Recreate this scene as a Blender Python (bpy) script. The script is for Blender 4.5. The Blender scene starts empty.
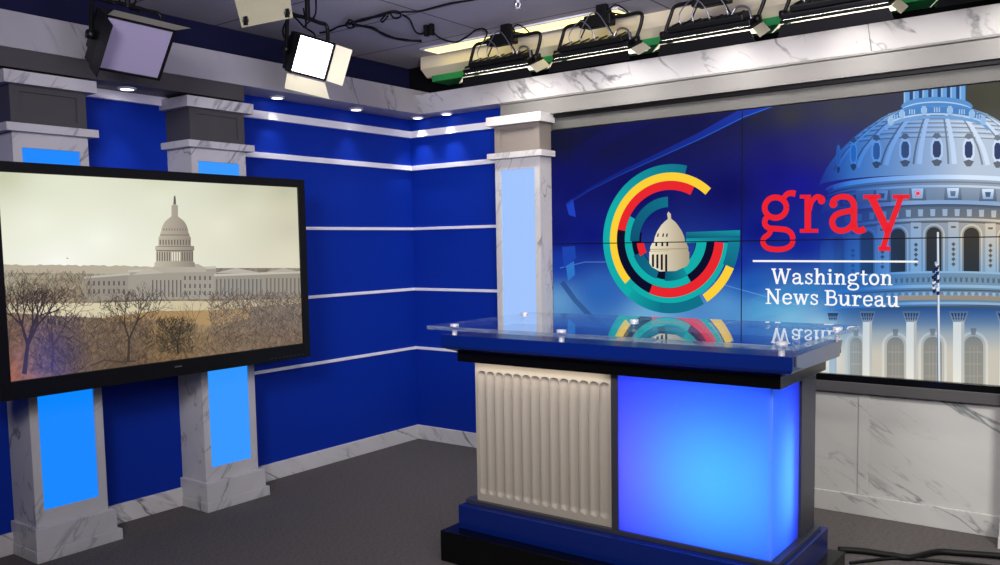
import bpy, bmesh, math, random
from mathutils import Vector, Matrix, Euler

scene = bpy.context.scene
COL = scene.collection
PI = math.pi

# ------------------------------------------------------------------ camera
F_PX, CX, CY = 858.186, 500.0, 313.311
YAW, PITCH, ROLL = math.radians(-36.732), math.radians(4.638), math.radians(0.996)
CAM = Vector((4.828, -5.287, 1.62))
def _basis():
    cy, sy = math.cos(YAW), math.sin(YAW)
    f = Vector((sy*math.cos(PITCH), cy*math.cos(PITCH), -math.sin(PITCH)))
    r = Vector((cy, -sy, 0)); d = f.cross(r)
    c, s = math.cos(ROLL), math.sin(ROLL)
    return c*r+s*d, -s*r+c*d, f
RIGHT, DOWN, FWD = _basis()
cam_data = bpy.data.cameras.new('camera')
cam_data.sensor_width = 36.0
cam_data.lens = F_PX/1000*36
cam_data.shift_y = (CY-282.5)/1000
cam_data.clip_start = 0.05
cam = bpy.data.objects.new('camera', cam_data); COL.objects.link(cam)
m = Matrix.Identity(4)
for i in range(3):
    m[i][0] = RIGHT[i]; m[i][1] = -DOWN[i]; m[i][2] = -FWD[i]; m[i][3] = CAM[i]
cam.matrix_world = m
scene.camera = cam

def ray(px, py):                       # direction through a point of the photograph
    return RIGHT*((px-CX)/F_PX) + DOWN*((py-CY)/F_PX) + FWD
def on_x(px, py, X):
    d = ray(px, py); return CAM + d*((X-CAM.x)/d.x)
def on_y(px, py, Y):
    d = ray(px, py); return CAM + d*((Y-CAM.y)/d.y)
def on_z(px, py, Z):
    d = ray(px, py); return CAM + d*((Z-CAM.z)/d.z)

# ------------------------------------------------------------------ world, exposure, room light
scene.view_settings.view_transform = 'Standard'
scene.view_settings.look = 'None'
scene.view_settings.exposure = 0.0
scene.view_settings.gamma = 1.0
scene.view_settings.use_curve_mapping = False
world = bpy.data.worlds.new('world'); scene.world = world
world.use_nodes = True
world.node_tree.nodes['Background'].inputs[0].default_value = (0.25, 0.27, 0.4, 1)
world.node_tree.nodes['Background'].inputs[1].default_value = 0.06
scene.cycles.max_bounces = 8
scene.cycles.transparent_max_bounces = 12
scene.cycles.caustics_reflective = False
scene.cycles.caustics_refractive = False
scene.cycles.sample_clamp_indirect = 4.0

def area_light(name, loc, target, size, power, color, size_y=None, spread=None):
    L = bpy.data.lights.new(name, 'AREA'); L.energy = power; L.color = color
    L.shape = 'RECTANGLE'; L.size = size; L.size_y = size_y or size
    if spread: L.spread = math.radians(spread)
    o = bpy.data.objects.new(name, L); COL.objects.link(o)
    o.location = loc
    o.rotation_euler = (Vector(target)-Vector(loc)).to_track_quat('-Z', 'Y').to_euler()
    return o
def spot_light(name, loc, target, power, color, angle, blend=0.6, radius=0.03):
    L = bpy.data.lights.new(name, 'SPOT'); L.energy = power; L.color = color
    L.spot_size = math.radians(angle); L.spot_blend = blend; L.shadow_soft_size = radius
    o = bpy.data.objects.new(name, L); COL.objects.link(o)
    o.location = loc
    o.rotation_euler = (Vector(target)-Vector(loc)).to_track_quat('-Z', 'Y').to_euler()
    return o

# studio key and front lamps by the photographer; the other three are added fills
area_light('key_lamp', (5.3, -4.9, 2.85), (3.2, -0.6, 0.7), 0.9, 66, (1.0, 0.95, 0.89))
area_light('added_dado_light', (5.7, -3.0, 2.9), (3.9, -0.1, 0.35), 0.6, 30, (1.0, 0.96, 0.91), spread=80)  # added light to brighten the marble dado
area_light('front_lamp', (3.6, -5.4, 2.9), (1.35, -0.2, 1.4), 0.9, 66, (1.0, 0.97, 0.95), spread=95)
area_light('added_lavender_fill', (2.6, -4.6, 2.5), (0.1, -2.6, 2.7), 0.8, 6.5, (0.48, 0.42, 1.0))  # added light for the lavender cast on the upper left
area_light('added_ceiling_fill', (4.0, -3.6, 2.0), (1.9, -1.2, 3.2), 0.9, 32, (0.80, 0.74, 1.0), spread=110)  # added light standing in for floor bounce on the ceiling

# ------------------------------------------------------------------ materials
def lin(c):
    out = []
    for v in c[:3]:
        v = max(0.0, min(255.0, v))/255.0
        out.append(v/12.92 if v <= 0.04045 else ((v+0.055)/1.055)**2.4)
    return tuple(out)+(1.0,)

def new_mat(name):
    mt = bpy.data.materials.new(name); mt.use_nodes = True
    nt = mt.node_tree; return mt, nt, nt.nodes['Principled BSDF']

def plain(name, rgb, rough=0.5, metal=0.0, spec=0.5, noise=0.0, coat=0.0):
    mt, nt, b = new_mat(name)
    b.inputs['Base Color'].default_value = lin(rgb)
    b.inputs['Roughness'].default_value = rough
    b.inputs['Metallic'].default_value = metal
    b.inputs['Specular IOR Level'].default_value = spec
    b.inputs['Coat Weight'].default_value = coat
    b.inputs['Coat Roughness'].default_value = 0.05
    # a faint procedural variation so that no surface is perfectly flat
    tc = nt.nodes.new('ShaderNodeTexCoord'); n = nt.nodes.new('ShaderNodeTexNoise')
    n.inputs['Scale'].default_value = 60; n.inputs['Detail'].default_value = 3
    nt.links.new(tc.outputs['Object'], n.inputs['Vector'])
    bp = nt.nodes.new('ShaderNodeBump'); bp.inputs['Strength'].default_value = max(noise, 0.01)
    bp.inputs['Distance'].default_value = 0.002
    nt.links.new(n.outputs['Fac'], bp.inputs['Height']); nt.links.new(bp.outputs['Normal'], b.inputs['Normal'])
    return mt

def emit(name, rgb, strength, sampling=None, rough=0.4):
    mt, nt, b = new_mat(name)
    b.inputs['Base Color'].default_value = (0.02, 0.02, 0.02, 1)
    b.inputs['Emission Color'].default_value = lin(rgb)
    b.inputs['Emission Strength'].default_value = strength
    b.inputs['Roughness'].default_value = rough; b.inputs['Specular IOR Level'].default_value = 0.08
    if sampling: mt.cycles.emission_sampling = sampling
    return mt

def marble(name, light=(205, 203, 204), dark=(70, 68, 74), rot=(0.5, 0.6, 0.7), stretch=0.2, scale=3.4, width=0.022):
    mt, nt, b = new_mat(name)
    N, L = nt.nodes, nt.links
    tc = N.new('ShaderNodeTexCoord'); geo = N.new('ShaderNodeNewGeometry')
    mp = N.new('ShaderNodeMapping'); mp.vector_type = 'TEXTURE'
    mp.inputs['Rotation'].default_value = rot; mp.inputs['Scale'].default_value = (1, 1, 1/stretch)
    L.new(geo.outputs['Position'], mp.inputs['Vector'])
    def noise(sc, det, dist):
        n = N.new('ShaderNodeTexNoise'); n.inputs['Scale'].default_value = sc
        n.inputs['Detail'].default_value = det; n.inputs['Distortion'].default_value = dist
        L.new(mp.outputs['Vector'], n.inputs['Vector']); return n
    def math_(op, a, bval):
        q = N.new('ShaderNodeMath'); q.operation = op; L.new(a, q.inputs[0])
        if isinstance(bval, float): q.inputs[1].default_value = bval
        else: L.new(bval, q.inputs[1])
        return q.outputs[0]
    def ramp(a, p0, p1, v0, v1):
        r = N.new('ShaderNodeMapRange'); L.new(a, r.inputs['Value'])
        r.inputs['From Min'].default_value = p0; r.inputs['From Max'].default_value = p1
        r.inputs['To Min'].default_value = v0; r.inputs['To Max'].default_value = v1
        return r.outputs[0]
    v1 = math_('ABSOLUTE', math_('SUBTRACT', noise(scale, 6, 0.25).outputs['Fac'], 0.5), 0.0)
    vein = ramp(v1, 0.0, width, 1.0, 0.0)
    mask = ramp(noise(scale*0.9, 2, 0).outputs['Fac'], 0.46, 0.60, 0.0, 0.95)
    a = math_('MULTIPLY', vein, mask)
    v2 = math_('ABSOLUTE', math_('SUBTRACT', noise(scale*2.1, 5, 0.3).outputs['Fac'], 0.47), 0.0)
    a2 = math_('MULTIPLY', ramp(v2, 0.0, width*1.2, 0.55, 0.0), ramp(noise(scale*1.7, 2, 0).outputs['Fac'], 0.48, 0.62, 0.0, 1.0))
    cloud = ramp(noise(scale*0.7, 4, 0.3).outputs['Fac'], 0.40, 0.72, 0.0, 0.20)
    tot = math_('MAXIMUM', math_('MAXIMUM', a, a2), cloud)
    mix = N.new('ShaderNodeMix'); mix.data_type = 'RGBA'
    L.new(tot, mix.inputs['Factor']); mix.inputs['A'].default_value = lin(light); mix.inputs['B'].default_value = lin(dark)
    L.new(mix.outputs['Result'], b.inputs['Base Color'])
    b.inputs['Roughness'].default_value = 0.38
    b.inputs['Specular IOR Level'].default_value = 0.35
    return mt

def carpet():
    mt, nt, b = new_mat('carpet'); N, L = nt.nodes, nt.links
    tc = N.new('ShaderNodeTexCoord'); mp = N.new('ShaderNodeMapping')
    mp.inputs['Rotation'].default_value = (0, 0, 0.25); mp.inputs['Scale'].default_value = (1, 3.2, 1)
    L.new(tc.outputs['Object'], mp.inputs['Vector'])
    n = N.new('ShaderNodeTexNoise'); n.inputs['Scale'].default_value = 42; n.inputs['Detail'].default_value = 6
    n.inputs['Roughness'].default_value = 0.75
    L.new(mp.outputs['Vector'], n.inputs['Vector'])
    cr = N.new('ShaderNodeValToRGB')
    cr.color_ramp.elements[0].position = 0.30; cr.color_ramp.elements[0].color = lin((62, 59, 58))
    cr.color_ramp.elements[1].position = 0.72; cr.color_ramp.elements[1].color = lin((106, 100, 100))
    L.new(n.outputs['Fac'], cr.inputs['Fac']); L.new(cr.outputs['Color'], b.inputs['Base Color'])
    b.inputs['Roughness'].default_value = 0.95; b.inputs['Specular IOR Level'].default_value = 0.1
    bp = N.new('ShaderNodeBump'); bp.inputs['Strength'].default_value = 0.5; bp.inputs['Distance'].default_value = 0.004
    L.new(n.outputs['Fac'], bp.inputs['Height']); L.new(bp.outputs['Normal'], b.inputs['Normal'])
    return mt

def ceiling_tiles():
    mt, nt, b = new_mat('ceiling_tiles'); N, L = nt.nodes, nt.links
    tc = N.new('ShaderNodeTexCoord'); br = N.new('ShaderNodeTexBrick')
    br.offset = 0.0; br.inputs['Scale'].default_value = 1.0
    br.inputs['Brick Width'].default_value = 1.22; br.inputs['Row Height'].default_value = 0.61
    br.inputs['Mortar Size'].default_value = 0.008
    br.inputs['Color1'].default_value = lin((186, 182, 186)); br.inputs['Color2'].default_value = lin((178, 175, 180))
    br.inputs['Mortar'].default_value = lin((105, 103, 110))
    L.new(tc.outputs['Object'], br.inputs['Vector']); L.new(br.outputs['Color'], b.inputs['Base Color'])
    n = N.new('ShaderNodeTexNoise'); n.inputs['Scale'].default_value = 90
    L.new(tc.outputs['Object'], n.inputs['Vector'])
    bp = N.new('ShaderNodeBump'); bp.inputs['Strength'].default_value = 0.25; bp.inputs['Distance'].default_value = 0.003
    L.new(n.outputs['Fac'], bp.inputs['Height']); L.new(bp.outputs['Normal'], b.inputs['Normal'])
    b.inputs['Roughness'].default_value = 0.9
    return mt

def screen_mat(name, strength, rough, spec=0.15):
    mt, nt, b = new_mat(name); N, L = nt.nodes, nt.links
    at = N.new('ShaderNodeAttribute'); at.attribute_name = 'picture'
    b.inputs['Base Color'].default_value = (0.0012, 0.0012, 0.0016, 1)
    b.inputs['Roughness'].default_value = rough
    b.inputs['Specular IOR Level'].default_value = spec
    L.new(at.outputs['Color'], b.inputs['Emission Color'])
    b.inputs['Emission Strength'].default_value = strength
    mt.cycles.emission_sampling = 'NONE'
    return mt

def clear_sheet(name, tint):
    mt = bpy.data.materials.new(name); mt.use_nodes = True
    nt = mt.node_tree; N, L = nt.nodes, nt.links
    N.remove(N['Principled BSDF']); out = N['Material Output']
    tr = N.new('ShaderNodeBsdfTransparent'); tr.inputs['Color'].default_value = tint
    gl = N.new('ShaderNodeBsdfGlossy'); gl.inputs['Roughness'].default_value = 0.0
    gl.inputs['Color'].default_value = (1, 1, 1, 1)
    fr = N.new('ShaderNodeFresnel'); fr.inputs['IOR'].default_value = 1.5
    mx = N.new('ShaderNodeMixShader')
    ge = N.new('ShaderNodeNewGeometry'); mr = N.new('ShaderNodeMapRange')   # same reflectance from both sides of the sheet
    mr.inputs['To Min'].default_value = 1.5; mr.inputs['To Max'].default_value = 1/1.5
    L.new(ge.outputs['Backfacing'], mr.inputs['Value']); L.new(mr.outputs[0], fr.inputs['IOR'])
    L.new(fr.outputs[0], mx.inputs[0]); L.new(tr.outputs[0], mx.inputs[1]); L.new(gl.outputs[0], mx.inputs[2])
    L.new(mx.outputs[0], out.inputs['Surface'])
    return mt

def polished_edge(name):
    mt = bpy.data.materials.new(name); mt.use_nodes = True
    nt = mt.node_tree; N, L = nt.nodes, nt.links
    N.remove(N['Principled BSDF']); out = N['Material Output']
    tr = N.new('ShaderNodeBsdfTransparent'); gl = N.new('ShaderNodeBsdfGlossy'); gl.inputs['Roughness'].default_value = 0.18
    df = N.new('ShaderNodeBsdfDiffuse'); df.inputs['Color'].default_value = (0.34, 0.44, 0.52, 1)
    tc = N.new('ShaderNodeTexCoord'); n = N.new('ShaderNodeTexNoise'); n.inputs['Scale'].default_value = 14; n.inputs['Detail'].default_value = 4
    mp = N.new('ShaderNodeMapping'); mp.inputs['Scale'].default_value = (1, 1, 6)
    L.new(tc.outputs['Object'], mp.inputs['Vector']); L.new(mp.outputs['Vector'], n.inputs['Vector'])
    m1 = N.new('ShaderNodeMixShader'); m2 = N.new('ShaderNodeMixShader'); m2.inputs[0].default_value = 0.5
    mr = N.new('ShaderNodeMapRange'); mr.inputs['From Min'].default_value = .35; mr.inputs['From Max'].default_value = .65
    mr.inputs['To Min'].default_value = .15; mr.inputs['To Max'].default_value = .6
    L.new(n.outputs['Fac'], mr.inputs['Value']); L.new(mr.outputs[0], m1.inputs[0])
    L.new(df.outputs[0], m2.inputs[1]); L.new(gl.outputs[0], m2.inputs[2])
    L.new(tr.outputs[0], m1.inputs[1]); L.new(m2.outputs[0], m1.inputs[2])
    L.new(m1.outputs[0], out.inputs['Surface'])
    return mt

def translucent(name):
    mt = bpy.data.materials.new(name); mt.use_nodes = True
    nt = mt.node_tree; N, L = nt.nodes, nt.links
    N.remove(N['Principled BSDF']); out = N['Material Output']
    tl = N.new('ShaderNodeBsdfTranslucent'); tl.inputs['Color'].default_value = (0.45, 0.65, 1, 1)
    df = N.new('ShaderNodeBsdfDiffuse'); df.inputs['Color'].default_value = (0.10, 0.13, 0.25, 1)
    mx = N.new('ShaderNodeMixShader'); mx.inputs[0].default_value = 0.08
    n = N.new('ShaderNodeTexNoise'); n.inputs['Scale'].default_value = 300
    L.new(tl.outputs[0], mx.inputs[1]); L.new(df.outputs[0], mx.inputs[2])
    L.new(mx.outputs[0], out.inputs['Surface'])
    return mt

M = dict(
    blue=plain('blue_wall_paint', (4, 42, 150), 0.6, noise=0.03, spec=0.15),
    navy=plain('dark_blue_paint', (20, 22, 58), 0.8, spec=0.2),
    ink=plain('black_upper_wall', (10, 10, 13), 0.9, spec=0.1),
    strip=plain('white_metal_strip', (232, 232, 238), 0.5, 0.05),
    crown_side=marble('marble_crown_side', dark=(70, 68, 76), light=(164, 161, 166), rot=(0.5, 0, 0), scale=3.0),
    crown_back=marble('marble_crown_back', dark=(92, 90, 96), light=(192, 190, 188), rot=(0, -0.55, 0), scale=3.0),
    pil_side=marble('marble_pilaster_side', dark=(104, 102, 110), light=(190, 188, 190), rot=(-0.75, 0.15, 0), scale=4.2),
    pil_back=marble('marble_pilaster_back', dark=(104, 102, 106), light=(192, 190, 188), rot=(-0.2, 0.6, 0), scale=4.2),
    marble_dado=marble('marble_dado', light=(184, 183, 180), dark=(94, 102, 104), rot=(0.0, -1.0, 0.0), scale=3.4, stretch=0.2, width=0.013),
    base_side=marble('marble_skirting_side', dark=(96, 94, 100), rot=(0.9, 0, 0), scale=4.5, width=0.025),
    base_back=marble('marble_skirting_back', dark=(96, 94, 100), rot=(0, -0.9, 0), scale=4.5, width=0.025),
    grey=plain('charcoal_laminate', (66, 64, 66), 0.5),
    grey_lit=plain('charcoal_laminate_lit', (120, 112, 105), 0.5),  # charcoal neck colour made lighter and warmer, as if lit
    grey_light=plain('grey_painted_band', (96, 94, 92), 0.5),
    grey_recess=plain('grey_recess_paint', (70, 69, 66), 0.5),
    carpet=carpet(), tiles=ceiling_tiles(),
    black=plain('black_gloss', (6, 6, 7), 0.22, spec=0.3),
    black_matt=plain('black_metal', (12, 12, 13), 0.42, 0.0, spec=0.25),
    bezel=plain('black_bezel', (6, 6, 10), 0.4, spec=0.1),
    cream=plain('cream_card', (132, 128, 106), 0.6),
    rubber=plain('black_rubber', (5, 5, 5), 0.6, spec=0.25),
    desk_blue=plain('blue_gloss_laminate', (5, 27, 94), 0.22, spec=0.5),
    silver=plain('brushed_aluminium', (150, 150, 160), 0.28, 0.85),
    chrome=plain('satin_steel', (225, 225, 230), 0.35, 0.4),
    grey_metal=plain('dark_grey_metal', (60, 60, 70), 0.35, 0.4),
    white_panel=plain('white_fluted_panel', (146, 139, 128), 0.5),
    white_card=plain('cream_painted_flap', (205, 200, 172), 0.6),
    green=plain('green_fabric', (22, 128, 66), 0.8),
    bulk=plain('white_bulkhead_paint', (215, 205, 175), 0.7),
    dark_wall=plain('dark_studio_wall', (40, 40, 46), 0.9),
    dim_white=plain('white_diffuser', (146, 138, 164), 0.6),
    glass=clear_sheet('clear_glass', (0.93, 0.96, 0.98, 1)),
    glass_edge=polished_edge('polished_glass_edge'),
    acrylic=translucent('frosted_acrylic'),
    light_pil=emit('blue_backlit_panel', (8, 134, 255), 1.0),
    light_pil_mid=emit('azure_backlit_panel', (48, 150, 255), 1.0),
    light_pil_pale=emit('pale_blue_backlit_panel', (158, 194, 252), 1.0),
    lamp_white=emit('lit_led_face', (255, 255, 255), 9.0),
    lamp_down=emit('lit_downlight_lens', (255, 250, 240), 6.0),
    lamp_back=emit('lit_backlight_face', (255, 250, 244), 26.0),
    troffer=emit('warm_troffer_lens', (255, 238, 150), 2.2),
    box_white=plain('blue_grey_light_box', (70, 84, 130), 0.8),
    screen_wall=screen_mat('video_wall_picture', 1.0, 0.4, 0.02),
    screen_tv=screen_mat('television_picture', 1.0, 0.16, 0.9),
)

# ------------------------------------------------------------------ mesh helpers
class MB:
    def __init__(s): s.bm = bmesh.new()
    def box(s, x0, x1, y0, y1, z0, z1, bevel=0.0, mat=None):
        bm = s.bm
        ret = bmesh.ops.create_cube(bm, size=1)
        vs = ret['verts']
        for v in vs:
            v.co = Vector(((x0+x1)/2+v.co.x*(x1-x0), (y0+y1)/2+v.co.y*(y1-y0), (z0+z1)/2+v.co.z*(z1-z0)))
        if bevel > 0:
            es = list({e for v in vs for e in v.link_edges})
            r = bmesh.ops.bevel(bm, geom=es, offset=bevel, segments=2, affect='EDGES', profile=0.6)
            vs = list({v for f in r['faces'] for v in f.verts} | {v for v in vs if v.is_valid})
        if mat is not None:
            bmesh.ops.transform(bm, matrix=mat, verts=vs)
        return vs
    def prism(s, profile, a0, a1, axis='x'):
        """profile: list of 2-D points, swept along axis (x: profile=(y,z); y: (x,z); z: (x,y))"""
        def P(p, a):
            return {'x': (a, p[0], p[1]), 'y': (p[0], a, p[1]), 'z': (p[0], p[1], a)}[axis]
        A = [s.bm.verts.new(P(p, a0)) for p in profile]; B = [s.bm.verts.new(P(p, a1)) for p in profile]
        n = len(profile)
        for i in range(n):
            s.bm.faces.new((A[i], A[(i+1) % n], B[(i+1) % n], B[i]))
        s.bm.faces.new(A[::-1]); s.bm.faces.new(B)
        return A+B
    def cyl(s, p, q, r, seg=16, r2=None):
        p, q = Vector(p), Vector(q); d = q-p
        ret = bmesh.ops.create_cone(s.bm, cap_ends=True, segments=seg, radius1=r, radius2=r if r2 is None else r2, depth=d.length)
        rot = d.to_track_quat('Z', 'Y').to_matrix().to_4x4()
        bmesh.ops.transform(s.bm, matrix=Matrix.Translation((p+q)/2) @ rot, verts=ret['verts'])
        return ret['verts']
    def tube(s, pts, r, seg=8, sub=6):
        P = [Vector(p) for p in pts]
        if sub > 1 and len(P) > 2:
            Q = []
            for i in range(len(P)-1):
                p0 = P[max(i-1, 0)]; p1 = P[i]; p2 = P[i+1]; p3 = P[min(i+2, len(P)-1)]
                for k in range(sub):
                    t = k/sub
                    Q.append(0.5*((2*p1)+(p2-p0)*t+(2*p0-5*p1+4*p2-p3)*t*t+(3*p1-p0-3*p2+p3)*t**3))
            Q.append(P[-1]); P = Q
        rings = []; up = Vector((0, 0, 1))
        t0 = (P[1]-P[0]).normalized()
        nrm = t0.cross(up)
        if nrm.length < 1e-4: nrm = t0.cross(Vector((1, 0, 0)))
        nrm.normalize()
        for i, p in enumerate(P):
            t = (P[min(i+1, len(P)-1)]-P[max(i-1, 0)]).normalized()
            nrm = (nrm - t*nrm.dot(t)).normalized(); b = t.cross(nrm)
            rings.append([s.bm.verts.new(p+nrm*r*math.cos(2*PI*k/seg)+b*r*math.sin(2*PI*k/seg)) for k in range(seg)])
        for a, b_ in zip(rings, rings[1:]):
            for k in range(seg):
                s.bm.faces.new((a[k], a[(k+1) % seg], b_[(k+1) % seg], b_[k]))
        s.bm.faces.new(rings[0][::-1]); s.bm.faces.new(rings[-1])
    def quad(s, pts):
        return s.bm.faces.new([s.bm.verts.new(p) for p in pts])
    def build(s, name, mat, parent=None, smooth=False, xf=None):
        if xf is not None: bmesh.ops.transform(s.bm, matrix=xf, verts=s.bm.verts)
        bmesh.ops.recalc_face_normals(s.bm, faces=s.bm.faces)
        me = bpy.data.meshes.new(name); s.bm.to_mesh(me); s.bm.free()
        for k in (mat if isinstance(mat, (list, tuple)) else [mat]): me.materials.append(k)
        if smooth:
            for p in me.polygons: p.use_smooth = True
        o = bpy.data.objects.new(name, me); COL.objects.link(o)
        if parent is not None: o.parent = parent
        return o

def tag(o, label, cat, group=None, kind=None):
    o['label'] = label; o['category'] = cat
    if group: o['group'] = group
    if kind: o['kind'] = kind
    return o
def thing(name, label, cat, loc=(0, 0, 0), rot=None, group=None):
    o = bpy.data.objects.new(name, None); COL.objects.link(o); o.location = loc
    o.empty_display_size = 0.1
    if rot is not None: o.rotation_euler = rot
    return tag(o, label, cat, group)
def box_part(name, mat, parent, *a, bevel=0.0):
    b = MB(); b.box(*a, bevel=bevel); return b.build(name, mat, parent)
def structure(name, mat, *a, bevel=0.0):
    b = MB(); b.box(*a, bevel=bevel); o = b.build(name, mat); o['kind'] = 'structure'; return o
def children(o): return [c for c in bpy.data.objects if c.parent == o]
def copy_tree(o, parent=None):
    c = o.copy(); COL.objects.link(c)
    if parent is not None: c.parent = parent
    for ch in children(o): copy_tree(ch, c)
    return c

# ------------------------------------------------------------------ room shell
XR, YF, ZC = 6.6, -7.6, 3.05
structure('floor', M['carpet'], -0.15, XR, YF, 0.15, -0.1, 0.0)
structure('ceiling', M['tiles'], -0.15, XR, YF, 0.15, ZC, ZC+0.1)
def two_tone_wall(name, lower, upper, top='navy'):
    b = MB(); b.box(*lower); n = len(b.bm.faces); b.box(*upper)
    b.bm.faces.ensure_lookup_table()
    for f in b.bm.faces[n:]: f.material_index = 1
    o = b.build(name, [M['blue'], M[top]]); o['kind'] = 'structure'; return o
two_tone_wall('wall_left', (-0.15, 0.0, YF, 0.0, 0, 2.72), (-0.15, 0.0, YF, 0.0, 2.72, ZC))
two_tone_wall('wall_back', (-0.15, XR, 0.0, 0.15, 0, 2.72), (-0.15, XR, 0.0, 0.15, 2.72, ZC), 'ink')  # black above the crown line, blue below
structure('wall_right', M['dark_wall'], XR, XR+0.1, YF, 0.15, 0, ZC)
structure('wall_front', M['dark_wall'], -0.15, XR, YF-0.1, YF, 0, ZC)

PIL_L = (-2.02, -3.04)                 # pilasters on the left wall (centre y)
PIL_B = (1.243, 4.505)                 # pilasters on the back wall (centre x)
# horizontal white strips
k = 0
for z0, z1, t in ((2.490, 2.543, 0.03), (2.228, 2.266, 0.025), (1.743, 1.765, 0.012), (1.246, 1.268, 0.012), (0.757, 0.779, 0.012)):
    k += 1
    structure('trim_%d' % k, M['strip'], 0.0, t, PIL_L[0]+0.19, -0.0, z0, z1, bevel=0.002)
    k += 1
    structure('trim_%d' % k, M['strip'], t, PIL_B[0]-0.19, -t, 0.0, z0, z1, bevel=0.002)
k += 1
structure('trim_%d' % k, M['strip'], 0.0, 0.03, PIL_L[1]+0.19, PIL_L[0]-0.19, 2.490, 2.543, bevel=0.002)
# skirting
structure('baseboard_left', M['base_side'], 0.0, 0.02, -5.4, 0.0, 0.0, 0.118, bevel=0.004)
structure('baseboard_back', M['base_back'], 0.02, PIL_B[0]-0.19, -0.02, 0.0, 0.0, 0.118, bevel=0.004)
# marble crown along both walls
k += 1
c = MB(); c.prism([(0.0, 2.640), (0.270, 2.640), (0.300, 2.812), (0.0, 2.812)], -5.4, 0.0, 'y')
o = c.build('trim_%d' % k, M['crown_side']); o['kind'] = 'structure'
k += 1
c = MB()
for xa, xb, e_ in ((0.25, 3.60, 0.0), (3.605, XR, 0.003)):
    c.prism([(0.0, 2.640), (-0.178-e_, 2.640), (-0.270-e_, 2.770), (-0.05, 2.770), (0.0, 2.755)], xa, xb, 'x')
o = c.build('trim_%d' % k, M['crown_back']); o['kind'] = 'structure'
# dark frieze box between and left of the pilasters
k += 1
structure('trim_%d' % k, M['grey'], 0.0305, 0.262, -5.4, PIL_L[0]+0.195, 2.544, 2.6395)
# band under the crown over the video wall, with its recess
k += 1
c = MB(); c.prism([(-0.185, 2.6395), (-0.185, 2.628), (-0.172, 2.622), (-0.172, 2.520), (0.0, 2.520), (0.0, 2.6395)], PIL_B[0]-0.195, XR, 'x')
o = c.build('trim_%d' % k, M['grey_light']); o['kind'] = 'structure'
k += 1
structure('trim_%d' % k, M['black_matt'], PIL_B[0]-0.19, XR, -0.13, 0.0, 2.500, 2.5195)  # black strip stands in for the shadow gap under the band
k += 1
structure('trim_%d' % k, M['grey_recess'], PIL_B[0]+0.196, XR, -0.1, 0.0, 2.418, 2.4995, bevel=0.002)
# ledge under the video wall
k += 1
structure('trim_%d' % k, M['grey'], PIL_B[0]+0.19, XR, -0.135, 0.0, 0.722, 0.785, bevel=0.003)
# marble dado: back board, bottom rail, stiles
k += 1
c = MB()
c.box(PIL_B[0]+0.19, XR, -0.090, 0.0, 0.0, 0.7215)
c.box(PIL_B[0]+0.19, XR, -0.107, -0.090, 0.0, 0.118, bevel=0.003)
for x in (1.62, 2.59, 3.575, 4.55):
    c.box(x-0.03, x+0.03, -0.0985, -0.0905, 0.1185, 0.721, bevel=0.002)
o = c.build('trim_%d' % k, M['marble_dado']); o['kind'] = 'structure'
# bulkhead under the ceiling along the back wall
k += 1
c = MB(); c.prism([(0.0, 2.905), (-0.19, 2.905), (-0.26, 2.96), (-0.26, ZC), (0.0, ZC)], 0.36, XR, 'x')
o = c.build('trim_%d' % k, M['bulk']); o['kind'] = 'structure'

# ------------------------------------------------------------------ pilasters
def make_pilaster(label, loc, rotz, lightmat, notch=(), neck='grey', stone='pil_side'):
    t = thing('pilaster', label, 'pilaster', loc, (0, 0, rotz), 'marble pilasters of the set')
    b = MB()
    for sx in (-1, 1):                                   # marble shaft with a recessed window in its front
        b.box(sx*0.195 if sx < 0 else 0.150, -0.150 if sx < 0 else 0.195, -0.25, -0.001, 0.181, 2.227)
    b.box(-0.15, 0.15, -0.25, -0.001, 0.181, 0.262); b.box(-0.15, 0.15, -0.25, -0.001, 2.150, 2.227)
    b.box(-0.15, 0.15, -0.205, -0.001, 0.262, 2.150)
    b.build('shaft', M[stone], t)
    box_part('light_panel', lightmat, t, -0.1495, 0.1495, -0.238, -0.2055, 0.2625, 2.1495)
    b = MB()
    b.box(-0.218, 0.252, -0.290, -0.001, 0.0, 0.062, bevel=0.004)
    b.box(-0.214, 0.226, -0.283, -0.001, 0.062, 0.181, bevel=0.003)
    b.build('base', M[stone], t)
    def cap_profile(o, f):                                # notched at the back where the video wall butts against it
        P = [(-o, -f), (o, -f)]
        P += [(o, -.112), (.192, -.112), (.192, -.001)] if 1 in notch else [(o, -.001)]
        P += [(-.192, -.001), (-.192, -.112), (-o, -.112)] if -1 in notch else [(-o, -.001)]
        return P
    b = MB(); b.prism(cap_profile(.236, .292), 2.2275, 2.268, 'z'); b.build('lower_cap', M[stone], t)
    b = MB()
    b.box(-0.195, 0.195, -0.238, -0.001, 2.2685, 2.4625)
    for sx in (-1, 1): b.box(min(sx*0.195, sx*0.145), max(sx*0.195, sx*0.145), -0.25, -0.2385, 2.2685, 2.4625)
    b.box(-0.1449, 0.1449, -0.25, -0.2385, 2.2685, 2.30); b.box(-0.1449, 0.1449, -0.25, -0.2385, 2.432, 2.4625)
    b.build('neck_block', M[neck], t)
    b = MB(); b.prism(cap_profile(.236, .296), 2.463, 2.5255, 'z'); b.build('upper_cap', M[stone], t)
    return t
pil_b = make_pilaster('marble pilaster with a pale blue light panel between blue wall and video wall', (PIL_B[0], 0, 0), 0, M['light_pil_pale'], (1,), 'grey_lit', 'pil_back')
pil_2 = make_pilaster('marble pilaster behind the right half of the television', (0, PIL_L[0], 0), PI/2, M['light_pil_mid'])
pil_1 = make_pilaster('marble pilaster behind the left half of the television', (0, PIL_L[1], 0), PI/2, M['light_pil'])
pil_4 = make_pilaster('marble pilaster at the far right end of the video wall', (PIL_B[1], 0, 0), 0, M['light_pil_pale'], (-1,), 'grey_lit', 'pil_back')
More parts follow.
